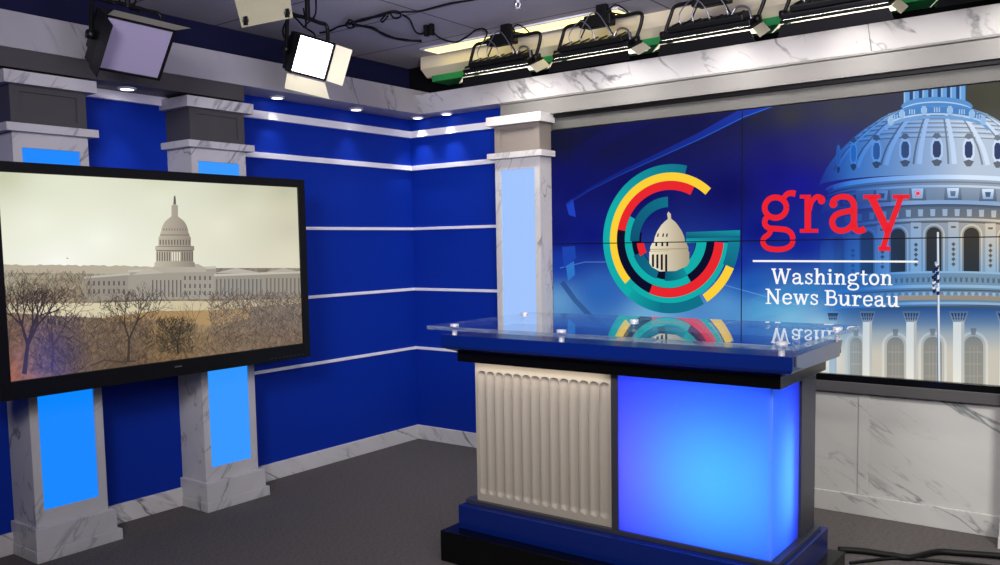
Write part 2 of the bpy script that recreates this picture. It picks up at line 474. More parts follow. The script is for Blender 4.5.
# ------------------------------------------------------------------ recessed downlights
def downlight(x, y, z, label, power, spread=70):
    t = thing('recessed_downlight', label, 'downlight', (x, y, z), None, 'recessed downlights in the soffit')
    b = MB(); n = 24
    prof = [(0.036, 0.0), (0.036, -0.008), (0.042, -0.012), (0.050, -0.007), (0.052, 0.0)]
    rings = [[b.bm.verts.new((r*math.cos(2*PI*k/n), r*math.sin(2*PI*k/n), h)) for k in range(n)] for r, h in prof]
    for A, B in zip(rings, rings[1:]):
        for q in range(n): b.bm.faces.new((A[q], A[(q+1) % n], B[(q+1) % n], B[q]))
    b.build('trim_ring', M['strip'], t, smooth=True)
    b = MB(); b.cyl((0, 0, -0.009), (0, 0, 0.0), 0.0365, 24); b.build('lens', M['lamp_down'], t)
    spot_light('downlight_beam', (x, y, z-0.012), (x, y, 0), power, (0.85, 0.93, 1.0), spread, 0.8, 0.025)
    return t
downlight(0.150, -2.545, 2.544, 'round downlight in the dark soffit between the two left pilasters', 14)
downlight(0.085, -1.42, 2.640, 'round downlight in the soffit above the television corner, first right of the pilaster', 8)
downlight(0.10, -0.70, 2.640, 'round downlight midway along the left soffit beside the lit studio light', 8)
downlight(0.150, -0.075, 2.640, 'round downlight tucked into the soffit corner where the blue walls meet', 18)
downlight(0.452, -0.075, 2.640, 'round downlight in the back soffit between room corner and pilaster', 18)

# ------------------------------------------------------------------ pictures on the screens
class Picture:
    """flat picture drawn as coloured polygons; coordinates (u, v) in metres on the screen plane"""
    def __init__(s, to_uv): s.polys = []; s.to_uv = to_uv
    def poly_uv(s, pts, cols, layer):
        if not isinstance(cols, list): cols = [cols]*len(pts)
        s.polys.append((layer, pts, [lin(c) for c in cols]))
    def poly(s, pts, col, layer):                      # pts in photograph coordinates; col colour or f(x, y)
        if callable(col): cols = [col(*p) for p in pts]
        else: cols = [col]*len(pts)
        s.poly_uv([s.to_uv(*p) for p in pts], cols, layer)
    def strip(s, A, B, col, layer):
        for i in range(len(A)-1): s.poly([A[i], A[i+1], B[i+1], B[i]], col, layer)
    def line(s, pts, w, col, layer, w1=None):
        A, B = offset(pts, w, w1); s.strip(A, B, col, layer)
    def grid(s, x0, x1, y0, y1, nx, ny, col, layer):
        for i in range(nx):
            for j in range(ny):
                xa, xb = x0+(x1-x0)*i/nx, x0+(x1-x0)*(i+1)/nx
                ya, yb = y0+(y1-y0)*j/ny, y0+(y1-y0)*(j+1)/ny
                s.poly([(xa, ya), (xb, ya), (xb, yb), (xa, yb)], col, layer)
    def mesh_for(s, rect):
        u0, u1, v0, v1 = rect; V = []; Fc = []; C = []
        for layer, pts, cols in s.polys:
            P = [(p[0], p[1], c) for p, c in zip(pts, cols)]
            for ax, lim, sg in ((0, u0, 1), (0, u1, -1), (1, v0, 1), (1, v1, -1)):
                out = []
                for i in range(len(P)):
                    a, b = P[i], P[(i+1) % len(P)]
                    da, db = (a[ax]-lim)*sg, (b[ax]-lim)*sg
                    if da >= 0: out.append(a)
                    if (da >= 0) != (db >= 0):
                        t = da/(da-db)
                        out.append((a[0]+(b[0]-a[0])*t, a[1]+(b[1]-a[1])*t, tuple(x+(y-x)*t for x, y in zip(a[2], b[2]))))
                P = out
                if len(P) < 3: break
            if len(P) < 3: continue
            ar = sum(P[i][0]*P[(i+1) % len(P)][1]-P[(i+1) % len(P)][0]*P[i][1] for i in range(len(P)))
            if abs(ar) < 1e-9: continue
            if ar < 0: P = P[::-1]
            n = len(V); V += [(p[0], p[1], layer) for p in P]; Fc.append(list(range(n, n+len(P)))); C += [p[2] for p in P]
        return V, Fc, C

def offset(pts, w, w1=None):
    n = len(pts); A, B = [], []
    for i in range(n):
        a, b = pts[max(i-1, 0)], pts[min(i+1, n-1)]
        dx, dy = b[0]-a[0], b[1]-a[1]; l = math.hypot(dx, dy) or 1e-9
        ww = (w if w1 is None else w+(w1-w)*i/(n-1))/2
        A.append((pts[i][0]-dy/l*ww, pts[i][1]+dx/l*ww)); B.append((pts[i][0]+dy/l*ww, pts[i][1]-dx/l*ww))
    return A, B

def screen_mesh(name, pic, rect, to_world, mat, parent):
    V, Fc, C = pic.mesh_for(rect)
    me = bpy.data.meshes.new(name)
    me.from_pydata([to_world(*v) for v in V], [], Fc); me.update()
    at = me.color_attributes.new('picture', 'FLOAT_COLOR', 'CORNER')
    flat = [x for c in C for x in c]
    at.data.foreach_set('color', flat)
    me.materials.append(mat)
    o = bpy.data.objects.new(name, me); COL.objects.link(o); o.parent = parent
    return o

def lerp(a, b, t):
    t = max(0.0, min(1.0, t)); return tuple(x+(y-x)*t for x, y in zip(a, b))
def blend(samples, x, y, p=3.4):
    ws = 0; r = [0, 0, 0]
    for sx, sy, c in samples:
        d = math.hypot(x-sx, (y-sy)*1.3)+14.0; w = d**-p; ws += w
        for i in range(3): r[i] += c[i]*w
    return tuple(v/ws for v in r)
def arc(cx, cy, rx, ry, a0, a1, n=14):
    return [(cx+rx*math.cos(math.radians(a0+(a1-a0)*i/n)), cy+ry*math.sin(math.radians(a0+(a1-a0)*i/n))) for i in range(n+1)]

# ---- slab-serif letters drawn as strokes: x-height 1, y up; each returns (list of stroke polygons, width)
def smooth(P, sub=5):
    out = []
    for i in range(len(P)-1):
        p0, p1, p2, p3 = P[max(i-1, 0)], P[i], P[i+1], P[min(i+2, len(P)-1)]
        for k in range(sub):
            t = k/sub
            out.append(tuple(.5*(2*b_+(c_-a_)*t+(2*a_-5*b_+4*c_-d_)*t*t+(3*b_-a_-3*c_+d_)*t**3) for a_, b_, c_, d_ in zip(p0, p1, p2, p3)))
    return out+[P[-1]]
def glyph(ch):
    Q = []
    def st(pts, w, w1=None):
        if 4 <= len(pts) < 12: pts = smooth(pts)
        A, B = offset(pts, w, w1)
        for i in range(len(A)-1): Q.append([A[i], A[i+1], B[i+1], B[i]])
    def bar(x0, x1, y0, y1): Q.append([(x0, y0), (x1, y0), (x1, y1), (x0, y1)])
    def disc(x, y, r): Q.append(arc(x, y, r, r, 0, 360, 12)[:-1])
    T, t, s = 0.20, 0.13, 0.10
    if ch == 'g':
        st(arc(.42, .66, .30, .27, 0, 360, 28), .155); st([(.62, .88), (.72, 1.0), (.84, 1.04), (.97, 1.02)], .13, .17)
        st([(.22, .45), (.13, .33), (.14, .20), (.26, .12), (.5, .10), (.72, .07), (.86, -.03), (.90, -.17)], .15)
        st([(.90, -.17), (.86, -.32), (.68, -.42), (.44, -.44), (.2, -.40), (.08, -.28), (.10, -.14), (.24, -.03), (.3, .1)], .14)
        return Q, 1.02
    if ch == 'r':
        bar(.15, .35, 0, 1.0); bar(0, .58, 0, s); bar(.0, .2, .9, 1.0)
        st([(.3, .58), (.37, .8), (.5, .93), (.64, .93), (.7, .88)], .14); disc(.68, .86, .12); return Q, .80
    if ch == 'a':
        st([(.12, .74), (.18, .88), (.36, .95), (.54, .92), (.65, .80), (.67, .62), (.67, .22), (.72, .08), (.82, .05), (.95, .10)], .14, .17)
        disc(.15, .75, .10); st([(.66, .58), (.44, .55), (.22, .47), (.12, .30), (.18, .12), (.34, .05), (.52, .10), (.66, .25)], .15); return Q, .98
    if ch == 'y':
        st([(.2, .97), (.66, .02)], T); st([(1.02, .97), (.66, .02), (.52, -.42)], .15); bar(0, .46, .89, 1.0); bar(.78, 1.24, .89, 1.0); bar(.40, .72, -.48, -.36); return Q, 1.24
    if ch == 'W':
        for a, b in (((.16, 1.38), (.48, 0)), ((.80, 1.38), (1.12, 0))): st([a, b], T)
        for a, b in (((.48, 0), (.80, 1.38)), ((1.12, 0), (1.46, 1.38))): st([a, b], t)
        bar(0, .38, 1.28, 1.40); bar(1.28, 1.62, 1.28, 1.40); bar(.62, .92, 1.30, 1.40); return Q, 1.62
    if ch == 's':
        st([(.60, .70), (.52, .90), (.32, .95), (.16, .87), (.14, .70), (.28, .57), (.48, .47), (.62, .34), (.58, .13), (.36, .05), (.17, .12), (.11, .30)], .14)
        bar(.55, .66, .68, .96); bar(.06, .16, .04, .32); return Q, .74
    if ch in 'hn':
        top = 1.45 if ch == 'h' else 1.0
        bar(.13, .33, 0, top); bar(0, .46, 0, s); bar(0, .2, top-.1, top)
        st([(.30, .64), (.40, .85), (.56, .93), (.72, .84), (.76, .62), (.76, 0)], .15, .19); bar(.60, .98, 0, s); return Q, 1.02
    if ch == 'u':
        bar(.70, .90, 0, 1.0); bar(.80, 1.05, 0, s); bar(.55, .75, .9, 1.0); bar(-.02, .2, .9, 1.0)
        st([(.22, 1.0), (.22, .35), (.28, .14), (.44, .06), (.60, .14), (.72, .36)], .19, .14); return Q, 1.06
    if ch == 'i':
        bar(.13, .33, 0, 1.0); bar(0, .46, 0, s); bar(0, .2, .9, 1.0); disc(.22, 1.28, .13); return Q, .50
    if ch == 't':
        st([(.24, 1.3), (.24, .25), (.31, .09), (.45, .06), (.6, .16)], .18, .13); bar(0, .56, .88, 1.0); return Q, .62
    if ch == 'o':
        st(arc(.44, .5, .34, .44, 0, 360, 24), .18); return Q, .90
    if ch == 'e':
        st([(.14, .52), (.76, .52)], .11)
        st([(.77, .50), (.74, .78), (.58, .93), (.40, .94), (.20, .80), (.13, .52), (.18, .22), (.36, .07), (.56, .08), (.76, .24)], .16); return Q, .88
    if ch == 'w':
        st([(.15, .97), (.40, .02)], .18); st([(.40, .02), (.66, .95)], .12); st([(.66, .95), (.90, .02)], .18); st([(.90, .02), (1.15, .97)], .12)
        bar(0, .34, .89, 1.0); bar(.98, 1.30, .89, 1.0); bar(.5, .76, .9, 1.0); return Q, 1.30
    if ch == 'N':
        bar(.16, .30, 0, 1.40); bar(.95, 1.09, 0, 1.40); st([(.2, 1.36), (1.02, .02)], .20)
        bar(0, .46, 0, s); bar(0, .3, 1.29, 1.40); bar(.80, 1.25, 1.29, 1.40); return Q, 1.27
    if ch == 'B':
        bar(.15, .36, 0, 1.40); bar(0, .5, 0, .11); bar(0, .5, 1.29, 1.40)
        st([(.4, 1.34), (.66, 1.33), (.82, 1.2), (.82, .92), (.68, .78), (.36, .75)], .14)
        st([(.36, .75), (.74, .73), (.94, .58), (.94, .25), (.76, .07), (.4, .055)], .15); return Q, 1.06
    return Q, .45

def write(pic, text, x0, x1, yb0, yb1, xh, col, layer):
    """lettering from x0 to x1, baseline yb0..yb1, x-height xh (photograph coordinates)"""
    adv = []; x = 0
    for ch in text:
        w = .42 if ch == ' ' else glyph(ch)[1]
        adv.append(x); x += w + (.07 if ch != ' ' else 0)
    x -= .07; sx = (x1-x0)/x
    for ch, a in zip(text, adv):
        if ch == ' ': continue
        for q in glyph(ch)[0]:
            pts = []
            for u, v in q:
                X = x0+(a+u)*sx; yb = yb0+(yb1-yb0)*(X-x0)/(x1-x0); pts.append((X, yb-v*xh))
            pic.poly(pts, col, layer)

# ------------------------------------------------------------------ the video wall
YS = -0.104                                            # screen plane
def wall_uv(px, py):
    p = on_y(px, py, YS); return (p.x, p.z)
VW = Picture(wall_uv)
BG = [(556, 138, (16, 18, 44)), (600, 134, (12, 14, 58)), (640, 130, (10, 12, 70)), (690, 124, (12, 14, 70)), (735, 118, (18, 20, 76)), (570, 180, (10, 14, 96)), (640, 190, (6, 8, 92)), (730, 190, (6, 8, 88)),
      (556, 235, (8, 16, 104)), (590, 235, (8, 18, 116)), (560, 262, (18, 52, 158)), (600, 290, (42, 98, 180)), (556, 300, (96, 152, 200)), (650, 318, (110, 170, 212)), (725, 306, (84, 146, 204)),
      (735, 262, (12, 40, 150)), (755, 118, (34, 36, 60)), (790, 115, (54, 55, 62)), (840, 110, (60, 61, 72)), (880, 108, (58, 60, 78)), (770, 150, (22, 22, 104)), (800, 145, (34, 34, 110)), (840, 140, (44, 46, 112)), (775, 175, (14, 14, 122)), (800, 185, (18, 18, 140)),
      (760, 230, (6, 18, 120)), (800, 240, (8, 30, 142)), (750, 285, (26, 86, 178)), (760, 310, (84, 156, 206)), (790, 320, (120, 185, 220)), (840, 300, (40, 110, 190)), (820, 330, (160, 200, 220)), (860, 285, (24, 90, 175)),
      (975, 100, (66, 66, 56)), (998, 96, (72, 72, 58)), (990, 130, (84, 86, 78)), (880, 300, (50, 110, 180)), (830, 360, (226, 222, 208)), (900, 360, (222, 214, 196)), (980, 360, (214, 204, 184)), (990, 320, (60, 84, 130)), (900, 320, (70, 110, 160))]
def bg(x, y): return blend(BG, x, y)
VW.grid(535, 1100, 70, 400, 110, 64, bg, 0.0)
# sweeping light streaks at the upper left and lower left
up = lambda x, y: lerp(bg(x, y), (40, 110, 235), 0.25+0.6*(x-560)/190)
A = [(566, 205), (590, 190), (620, 175), (660, 157), (700, 139), (744, 117), (790, 100)]
B = [(566, 203), (590, 187), (620, 171), (660, 152), (700, 132), (744, 107), (790, 86)]
VW.strip(A, B, lambda x, y: lerp(bg(x, y), (22, 64, 205), 0.15+.5*(x-560)/190), .0004)
VW.line(A, 1.0, up, .0008)
VW.poly([(566, 204), (573, 199), (576, 217), (569, 215)], (28, 64, 190), .0006)
VW.poly([(556, 205), (564, 190), (600, 150), (660, 118), (610, 124), (574, 150)], lambda x, y: lerp(bg(x, y), (10, 14, 120), .22), .0003)
VW.poly([(562, 247), (575, 246), (576, 258), (564, 268)], (26, 66, 172), .0006)
VW.poly([(566, 266), (574, 261), (575, 275), (568, 281)], (44, 116, 200), .0006)
C1 = [(562, 268), (600, 262), (640, 268), (600, 290), (572, 300), (560, 312)]
VW.line([(562, 282), (575, 300), (592, 318), (610, 330)], 5, lambda x, y: lerp(bg(x, y), (30, 60, 110), .5), .0006)
VW.line([(560, 268), (585, 262), (620, 262), (680, 272), (742, 290), (800, 306)], 1.0, lambda x, y: lerp(bg(x, y), (140, 190, 240), .4), .0006)
VW.poly([(750, 300), (800, 280), (850, 285), (830, 300), (790, 312), (752, 318)], lambda x, y: lerp(bg(x, y), (60, 190, 225), .14), .0003)
# ---- the great dome
AXc = 938.0
def dome_col(x, y, shade=1.0):
    t = (x-830)/150
    c = lerp((34, 98, 190), (192, 207, 227), (x-836)/130)
    if y < 118: c = lerp((104, 160, 216), (138, 174, 212), t)
    if y > 192: c = lerp(lerp((20, 78, 172), (116, 146, 186), (x-840)/70), (192, 180, 160), (x-895)/75*max(0.0, min(1.0, (y-200)/30)))
    if y > 268: c = lerp(c, (84, 146, 204), 0.6)
    return tuple(v*shade for v in c)
def D(shade):
    shade = 1+(shade-1)*(.6 if shade > 1 else .85)
    return lambda x, y: dome_col(x, y, shade)
def faded(f):                                          # the left flank melts into the blue background
    return lambda x, y: lerp(bg(x, y), f(x, y), (x-808)/42 if y < 190 else (x-826)/84)
# dome outline (left side), mirrored about the axis
OUT = [(108, 33), (114, 52), (122, 65), (131, 79), (142, 92), (153, 104), (166, 113), (182, 120)]
prev = None
for (y, hw) in OUT:
    L = [(AXc+hw*math.sin(math.radians(a)), y+ (hw*0.10)*(math.cos(math.radians(a))-1)*-1 - hw*0.06) for a in range(-90, 91, 6)]
    if prev: VW.strip(prev, L, faded(D(0.96)), .0010)
    prev = L
# horizontal courses on the upper dome
def dome_pt(ang, s):                                   # s 0..1 from top to bottom of the dome
    f = s*(len(OUT)-1); i = min(int(f), len(OUT)-2); q = f-i
    y = OUT[i][0]*(1-q)+OUT[i+1][0]*q; hw = OUT[i][1]*(1-q)+OUT[i+1][1]*q
    a = math.radians(ang)
    return (AXc+hw*math.sin(a), y+hw*0.10*(1-math.cos(a))-hw*0.06)
for s in (.06, .13, .20, .27, .34, .41, .48, .55):
    VW.line([dome_pt(a, s) for a in range(-84, 85, 6)], 1.0, faded(D(1.12)), .0014)
    VW.line([dome_pt(a, s+.03) for a in range(-84, 85, 6)], 0.8, faded(D(0.55)), .0013)
# ribs
for k in range(-5, 6):
    a = k*17.5+8.2
    w = 5.2*max(.3, math.cos(math.radians(a)))
    VW.line([dome_pt(a, s/10) for s in range(0, 10)], w*.6, faded(D(1.16)), .0018, w)
    VW.line([dome_pt(a-3.0, s/10) for s in range(0, 10)], w*.25, faded(D(0.60)), .0019, w*.4)
# oval windows between ribs
for k in range(-4, 6):
    a = k*17.5-0.6; cx, cy = dome_pt(a, .74); w = 6.2*max(.25, math.cos(math.radians(a)))
    VW.poly([(cx-w, cy-5), (cx-w*.55, cy-11), (cx+w*.55, cy-11), (cx+w, cy-5), (cx+w, cy+6), (cx+w*.55, cy+11), (cx-w*.55, cy+11), (cx-w, cy+6)], faded(D(1.15)), .0022)
    VW.poly([(cx-w*.66, cy-4), (cx-w*.36, cy-8), (cx+w*.36, cy-8), (cx+w*.66, cy-4), (cx+w*.66, cy+5), (cx+w*.36, cy+8.4), (cx-w*.36, cy+8.4), (cx-w*.66, cy+5)], faded(lambda x, y: lerp((30, 100, 190), (52, 66, 104), (x-850)/70)), .0026)
    VW.poly([(cx-w*.8, cy-12), (cx-w*.3, cy-16), (cx+w*.3, cy-16), (cx+w*.8, cy-12), (cx, cy-10)], faded(D(0.55)), .0024)
    VW.poly([(cx-w*.9, cy+12), (cx, cy+10), (cx+w*.9, cy+12), (cx+w*.35, cy+17), (cx-w*.35, cy+17)], faded(D(0.45)), .0024)
# lantern columns and gallery at the top
for i in range(7):
    x = 907+i*9.3; VW.poly([(x-3.2, 78), (x+2.6, 78), (x+2.6, 104), (x-3.2, 104)], (104, 160, 218), .0012)
    VW.poly([(x-3.2, 78), (x-1.6, 78), (x-1.6, 104), (x-3.2, 104)], (150, 190, 230), .0014)
VW.poly([(904, 78), (966, 78), (966, 106), (904, 106)], (40, 74, 128), .0008)
def ring(cx, cy, rx, ry, w, col, layer, a0=180, a1=360):
    VW.line(arc(cx, cy, rx, ry, a0, a1, 26), w, col, layer)
for (cy, rx, ry, w, c) in ((108, 33, 8, 6, (88, 146, 208)), (112, 36, 10, 1.3, (176, 204, 236)), (116, 39, 11, 4, (78, 136, 202)), (119, 41, 12, 1.2, (170, 200, 232)), (123, 45, 13, 7, (74, 130, 196)), (127, 49, 13, 1.6, (184, 208, 236)), (130, 51, 13, 3, (112, 160, 214))):
    ring(937, cy, rx, ry, w, c, .0020+cy*1e-6)
for i in range(-5, 6):
    a = math.radians(i*16); x = 937+47*math.sin(a); y = 123-13*math.cos(a)
    for q in (-2.4, 0, 2.4): VW.poly([(x+q-.6, y-2.6), (x+q+.6, y-2.6), (x+q+.6, y+2.2), (x+q-.6, y+2.2)], (164, 196, 230), .0026)
    if i % 2: VW.poly([(x-2.0, y-4.5), (x+2.0, y-4.5), (x+2.0, y+4.5), (x-2.0, y+4.5)], (150, 188, 228), .0027)
# cornices and drum: layered ellipses whose upper arcs show
def band(y, rx, ry, w, shade, layer):
    VW.line([p for p in arc(945, y+ry, rx, ry, 182, 358, 40)], w, faded(D(shade)), layer)
def body(y0, rx0, ry0, y1, rx1, ry1, shade, layer):
    VW.strip(arc(945, y0+ry0, rx0, ry0, 182, 358, 40), arc(945, y1+ry1, rx1, ry1, 182, 358, 40), faded(D(shade)), layer)
body(176, 116, 15, 204, 128, 20, .82, .0028)
band(177, 118, 15, 4.5, 1.22, .0030); band(182, 120, 16, 1.6, .60, .0031); band(186, 121, 16, 2.2, 1.05, .0031); band(202, 130, 20, 4.0, 1.2, .0032); band(206, 130, 20, 1.6, .55, .0033)
def ell_y(x, y, rx, ry):
    q = max(0.0, 1-((x-945)/rx)**2); return y+ry-ry*math.sqrt(q)
for x in (848, 882, 917.5, 953, 988):
    y = ell_y(x, 186, 121, 16); VW.poly([(x-8, y+2), (x+8, y+2), (x+9, y+14), (x-9, y+14)], faded(D(.62)), .0034)
    VW.poly([(x-6, y+2), (x+6, y+2), (x+5, y+12), (x-5, y+12)], faded(D(1.25)), .0035)
    VW.poly([(x-3, y+5), (x+3, y+5), (x+2, y+10), (x-2, y+10)], faded(D(.6)), .0036)
body(206, 131, 20, 222, 124, 20, .66, .0030)
for i in range(-11, 8):
    x = 945+i*12.2; y = ell_y(x, 208, 130, 20); VW.poly([(x-2.6, y+1), (x+2.6, y+1), (x+2.2, y+8), (x-2.2, y+8)], faded(D(1.2)), .0034)
band(219, 127, 20, 2.5, 1.15, .0035); band(222, 126, 20, 1.2, .5, .0036)
body(222, 125, 20, 274, 124, 14, .95, .0032)
for x, w in ((839, 5), (867, 6.5), (898, 7.3), (934, 7.6), (971.5, 7.8), (1008, 7.8)):
    yt = ell_y(x, 228, 125, 20)-1; yb = ell_y(x, 272, 124, 14)
    def arch(ww, top, bot): return [(x-ww, bot), (x-ww, top+ww)]+arc(x, top+ww, ww, ww, 180, 360, 10)[1:]+[(x+ww, bot)]
    def fan(ps, col, layer): VW.poly(ps, col, layer)
    fan(arch(w+3.2, yt-3.5, yb), faded(D(1.2)), .0036); fan(arch(w+1.6, yt-1.6, yb), faded(D(.80)), .0037); fan(arch(w, yt, yb), faded(D(.20)), .0038)
for x in (853, 882.5, 916, 953.5, 990.5):
    yt = ell_y(x, 222, 125, 20); yb = ell_y(x, 272, 124, 14); w = 5.2
    VW.poly([(x-w, yt), (x+w, yt), (x+w, yb), (x-w, yb)], faded(D(1.18)), .0040)
    VW.poly([(x-w*.5, yt+4), (x+w*.5, yt+4), (x+w*.4, yt+6), (x-w*.4, yt+6)], faded(D(.5)), .0041)
    for q in range(5): VW.poly([(x-2.2, yt+22+q*5), (x, yt+20+q*5), (x+2.2, yt+22+q*5), (x, yt+24.5+q*5)], faded(D(.45)), .0041)
body(272, 126, 14, 286, 130, 14, .9, .0042); band(272, 126, 14, 2, 1.25, .0044)
for i in range(-22, 14):
    x = 945+i*5.4; y = ell_y(x, 275, 127, 14); VW.poly([(x-1.5, y+1), (x, y+3.2), (x+1.5, y+1), (x+1, y+7), (x-1, y+7)], faded(D(.6)), .0045)
body(286, 134, 14, 304, 138, 13, .82, .0042); band(286, 134, 14, 3, 1.25, .0046); band(290, 135, 14, 1.4, .5, .0046); band(303, 137, 13, 2.4, 1.2, .0046); band(307, 137, 13, 2, .45, .0046)
for i in range(-20, 12):
    x = 945+i*7.0; y = ell_y(x, 291, 136, 14); VW.poly([(x-2, y+1), (x+2, y+1), (x+1, y+4.5), (x-1, y+4.5)], faded(D(1.25)), .0047)
VW.line(arc(945, 313, 136, 16, 250, 330, 16), 5, (150, 140, 128), .0045)
# lower colonnade: blue shade above, warm stone below
def stone(x, y):
    return lerp(lerp((34, 84, 160), (150, 176, 200), (y-306)/26), (228, 222, 206), (y-326)/26)
def stone_d(k): return lambda x, y: tuple(v*k for v in stone(x, y))
def colm(k): return lambda x, y: tuple(v*k for v in lerp((200, 212, 220), (240, 234, 220), (y-320)/12))
fl = lambda f: (lambda x, y: lerp(bg(x, y), f(x, y), (x-826)/40))
VW.grid(822, 1100, 308, 400, 36, 18, fl(stone_d(.88)), .0040)
for x, w in ((856, 6), (895.5, 8.6), (932.7, 9.2), (973.5, 9.8), (1016, 10)):
    yt, yb = 337-(x-895)*.01, 400
    for ww, kk, ly in ((w+5, .98, .0050), (w+2.4, .86, .0051), (w, .66, .0052)):
        top = yt-(ww-w)
        VW.poly([(x-ww, yb), (x-ww, top+ww)]+arc(x, top+ww, ww, ww, 180, 360, 10)[1:]+[(x+ww, yb)], fl(stone_d(kk)), ly)
    for q in (-.35, .05, .4): VW.line([(x+q*w, yt+w), (x+q*w, yb)], .9, fl(stone_d(.72)), .0053)
    for yy in (352, 364, 376): VW.line([(x-w*.9, yy), (x+w*.9, yy)], .8, fl(stone_d(.72)), .0053)
    VW.poly([(x-3, yt-8), (x+3, yt-8), (x+2, yt-1), (x-2, yt-1)], fl(stone_d(.7)), .0053)
for x, w in ((833, 3.6), (867.5, 4.6), (911.5, 5.1), (958.8, 5.6), (1006, 6)):
    VW.poly([(x-w, 321), (x+w, 321), (x+w*1.05, 400), (x-w*1.05, 400)], fl(colm(1.0)), .0055)
    VW.poly([(x+w*.45, 321), (x+w, 321), (x+w*1.05, 400), (x+w*.45, 400)], fl(colm(.84)), .0056)
    VW.poly([(x-w*1.8, 311), (x+w*1.8, 311), (x+w*1.1, 322), (x-w*1.1, 322)], fl(lambda x, y: lerp((70, 104, 150), (130, 150, 170), (y-311)/11)), .0056)
    for q in range(-2, 3):
        VW.poly([(x+q*w*.6-1.2, 313), (x+q*w*.6+1.2, 313), (x+q*w*.5+.6, 317), (x+q*w*.5-.6, 317)], (40, 62, 100), .0057)
        VW.poly([(x+q*w*.5-1.0, 317.5), (x+q*w*.5+1.0, 317.5), (x+q*w*.4, 321)], (46, 70, 110), .0057)
# flag pole with a furled flag
VW.line([(938, 232), (938.6, 300), (939.5, 395)], 2.0, (214, 224, 234), .0060)
VW.line([(936.9, 240), (937.4, 300), (938.2, 395)], .7, (90, 110, 150), .0061)
random.seed(5)
for i in range(16):
    y = 262+i*2.0; x = 936.5+random.uniform(-3, 2); VW.poly([(x-2, y), (x+1.6, y-1), (x+1.0, y+3), (x-1.6, y+3)], random.choice([(220, 226, 236), (24, 32, 74), (150, 170, 200), (30, 40, 90)]), .0062)
# ---- ring emblem in wall metres
ctr = wall_uv(668.2, 239.3); RL = (wall_uv(671, 164.6)[1]-wall_uv(671, 314)[1])/2
def seg(r0, r1, a0, a1, c0, c1=None, layer=.0070):
    n = max(2, int(abs(a1-a0)/4)); c1 = c1 or c0
    def pt(r, a): return (ctr[0]+RL*r*math.cos(math.radians(a)), ctr[1]+RL*r*math.sin(math.radians(a)))
    for i in range(n):
        a, b = a0+(a1-a0)*i/n, a0+(a1-a0)*(i+1)/n; ca, cb = lerp(c0, c1, i/n), lerp(c0, c1, (i+1)/n)
        VW.poly_uv([pt(r0, a), pt(r1, a), pt(r1, b), pt(r0, b)], [ca, ca, cb, cb], layer)
TEAL, DTEAL, YEL, RED, DARK = (14, 172, 168), (10, 112, 136), (252, 208, 52), (232, 36, 44), (6, 8, 40)
seg(.40, .80, 166, 262, DARK, None, .0065); seg(.40, .68, 262, 356, DARK, None, .0065)
seg(.89, 1.0, 74, 150, DTEAL, TEAL); seg(.89, 1.0, 150, 232, TEAL); seg(.78, 1.0, 223, 268, TEAL, DTEAL, .0069); seg(.80, 1.0, 262, 301, DTEAL, DTEAL, .0071)
seg(.78, .89, 47, 223, YEL, YEL, .0072); seg(.66, .78, 61, 169, RED, RED, .0072)
seg(.78, .86, 230, 356, TEAL, TEAL, .0072); seg(.66, .785, 249, 356, RED, RED, .0073)
seg(.885, 1.0, 304, 337, YEL, YEL, .0074); seg(.84, 1.0, 337, 360, (12, 104, 132), (16, 128, 150), .0074)
seg(.545, .655, 150, 300, TEAL, (12, 176, 172)); seg(.43, .57, 90, 182, (10, 112, 136), (8, 82, 116), .0072)
seg(.36, .47, 186, 208, RED, RED, .0076); seg(.41, .56, 203, 252, (8, 92, 122), (10, 108, 134), .0073)
seg(.42, .56, 265, 300, (8, 88, 116), (10, 140, 150), .0073); seg(.41, .55, 300, 356, TEAL, TEAL, .0073)
u0 = ctr[0]
VW.poly_uv([(u0+RL*.26, ctr[1]+RL*.09), (u0+RL*1.0, ctr[1]+RL*.10), (u0+RL*1.0, ctr[1]+RL*.02), (u0+RL*.26, ctr[1]+RL*.015)], [(18, 120, 140), (16, 150, 160), (14, 120, 140), (10, 84, 110)], .0078)
VW.poly_uv([(u0+RL*.26, ctr[1]+RL*.010), (u0+RL*1.0, ctr[1]+RL*.015), (u0+RL*1.0, ctr[1]-RL*.03), (u0+RL*.26, ctr[1]-RL*.055)], [(10, 150, 156), (12, 110, 136), (12, 110, 136), (12, 170, 166)], .0078)
# small cream dome in the emblem's heart
cream = lambda x, y: lerp((236, 226, 200), (168, 154, 128), (x-654)/36)
dk = lambda x, y: (28, 24, 30)
VW.poly([(668.5, 221), (667.3, 214), (668.6, 211.5), (671, 214), (671.6, 221)], cream, .0080)
L0 = [(668, 219), (664.5, 222), (661.5, 225), (657.5, 231), (655, 237), (654, 243)]; R0 = [(671.8, 219), (675, 221.5), (678, 225), (682, 231), (684.5, 237), (685.5, 243)]
VW.strip(L0, R0, cream, .0080)
VW.strip([(653, 242), (650.5, 247), (650.5, 251), (649.5, 252), (649.5, 263), (652, 267), (660, 271.5)], [(686, 242), (688.5, 247), (688.5, 251), (689.5, 252), (689.5, 262), (687, 266), (676, 271)], cream, .0080)
for x in (658, 663.2, 667): VW.poly([(x-.9, 236.8), (x-.2, 233.4), (x+1.1, 233.4), (x+.6, 236.8)], dk, .0083)
for x in (656.5, 662.5, 667.5): VW.poly([(x-1, 246.2), (x-1, 242.2), (x+1, 242.2), (x+1, 246.2)], dk, .0083)
for x in (653.2, 657.6, 662, 666.4): VW.poly([(x-1.1, 266.5+(x-653)*.35), (x-1.1, 254.6), (x+1.1, 254.2), (x+1.1, 267+(x-653)*.35)], dk, .0083)
VW.line([(650, 249.4), (688, 248.6)], .7, (150, 134, 104), .0083)
VW.line([(650, 251.4), (670, 250.6)], .8, (196, 178, 120), .0083)
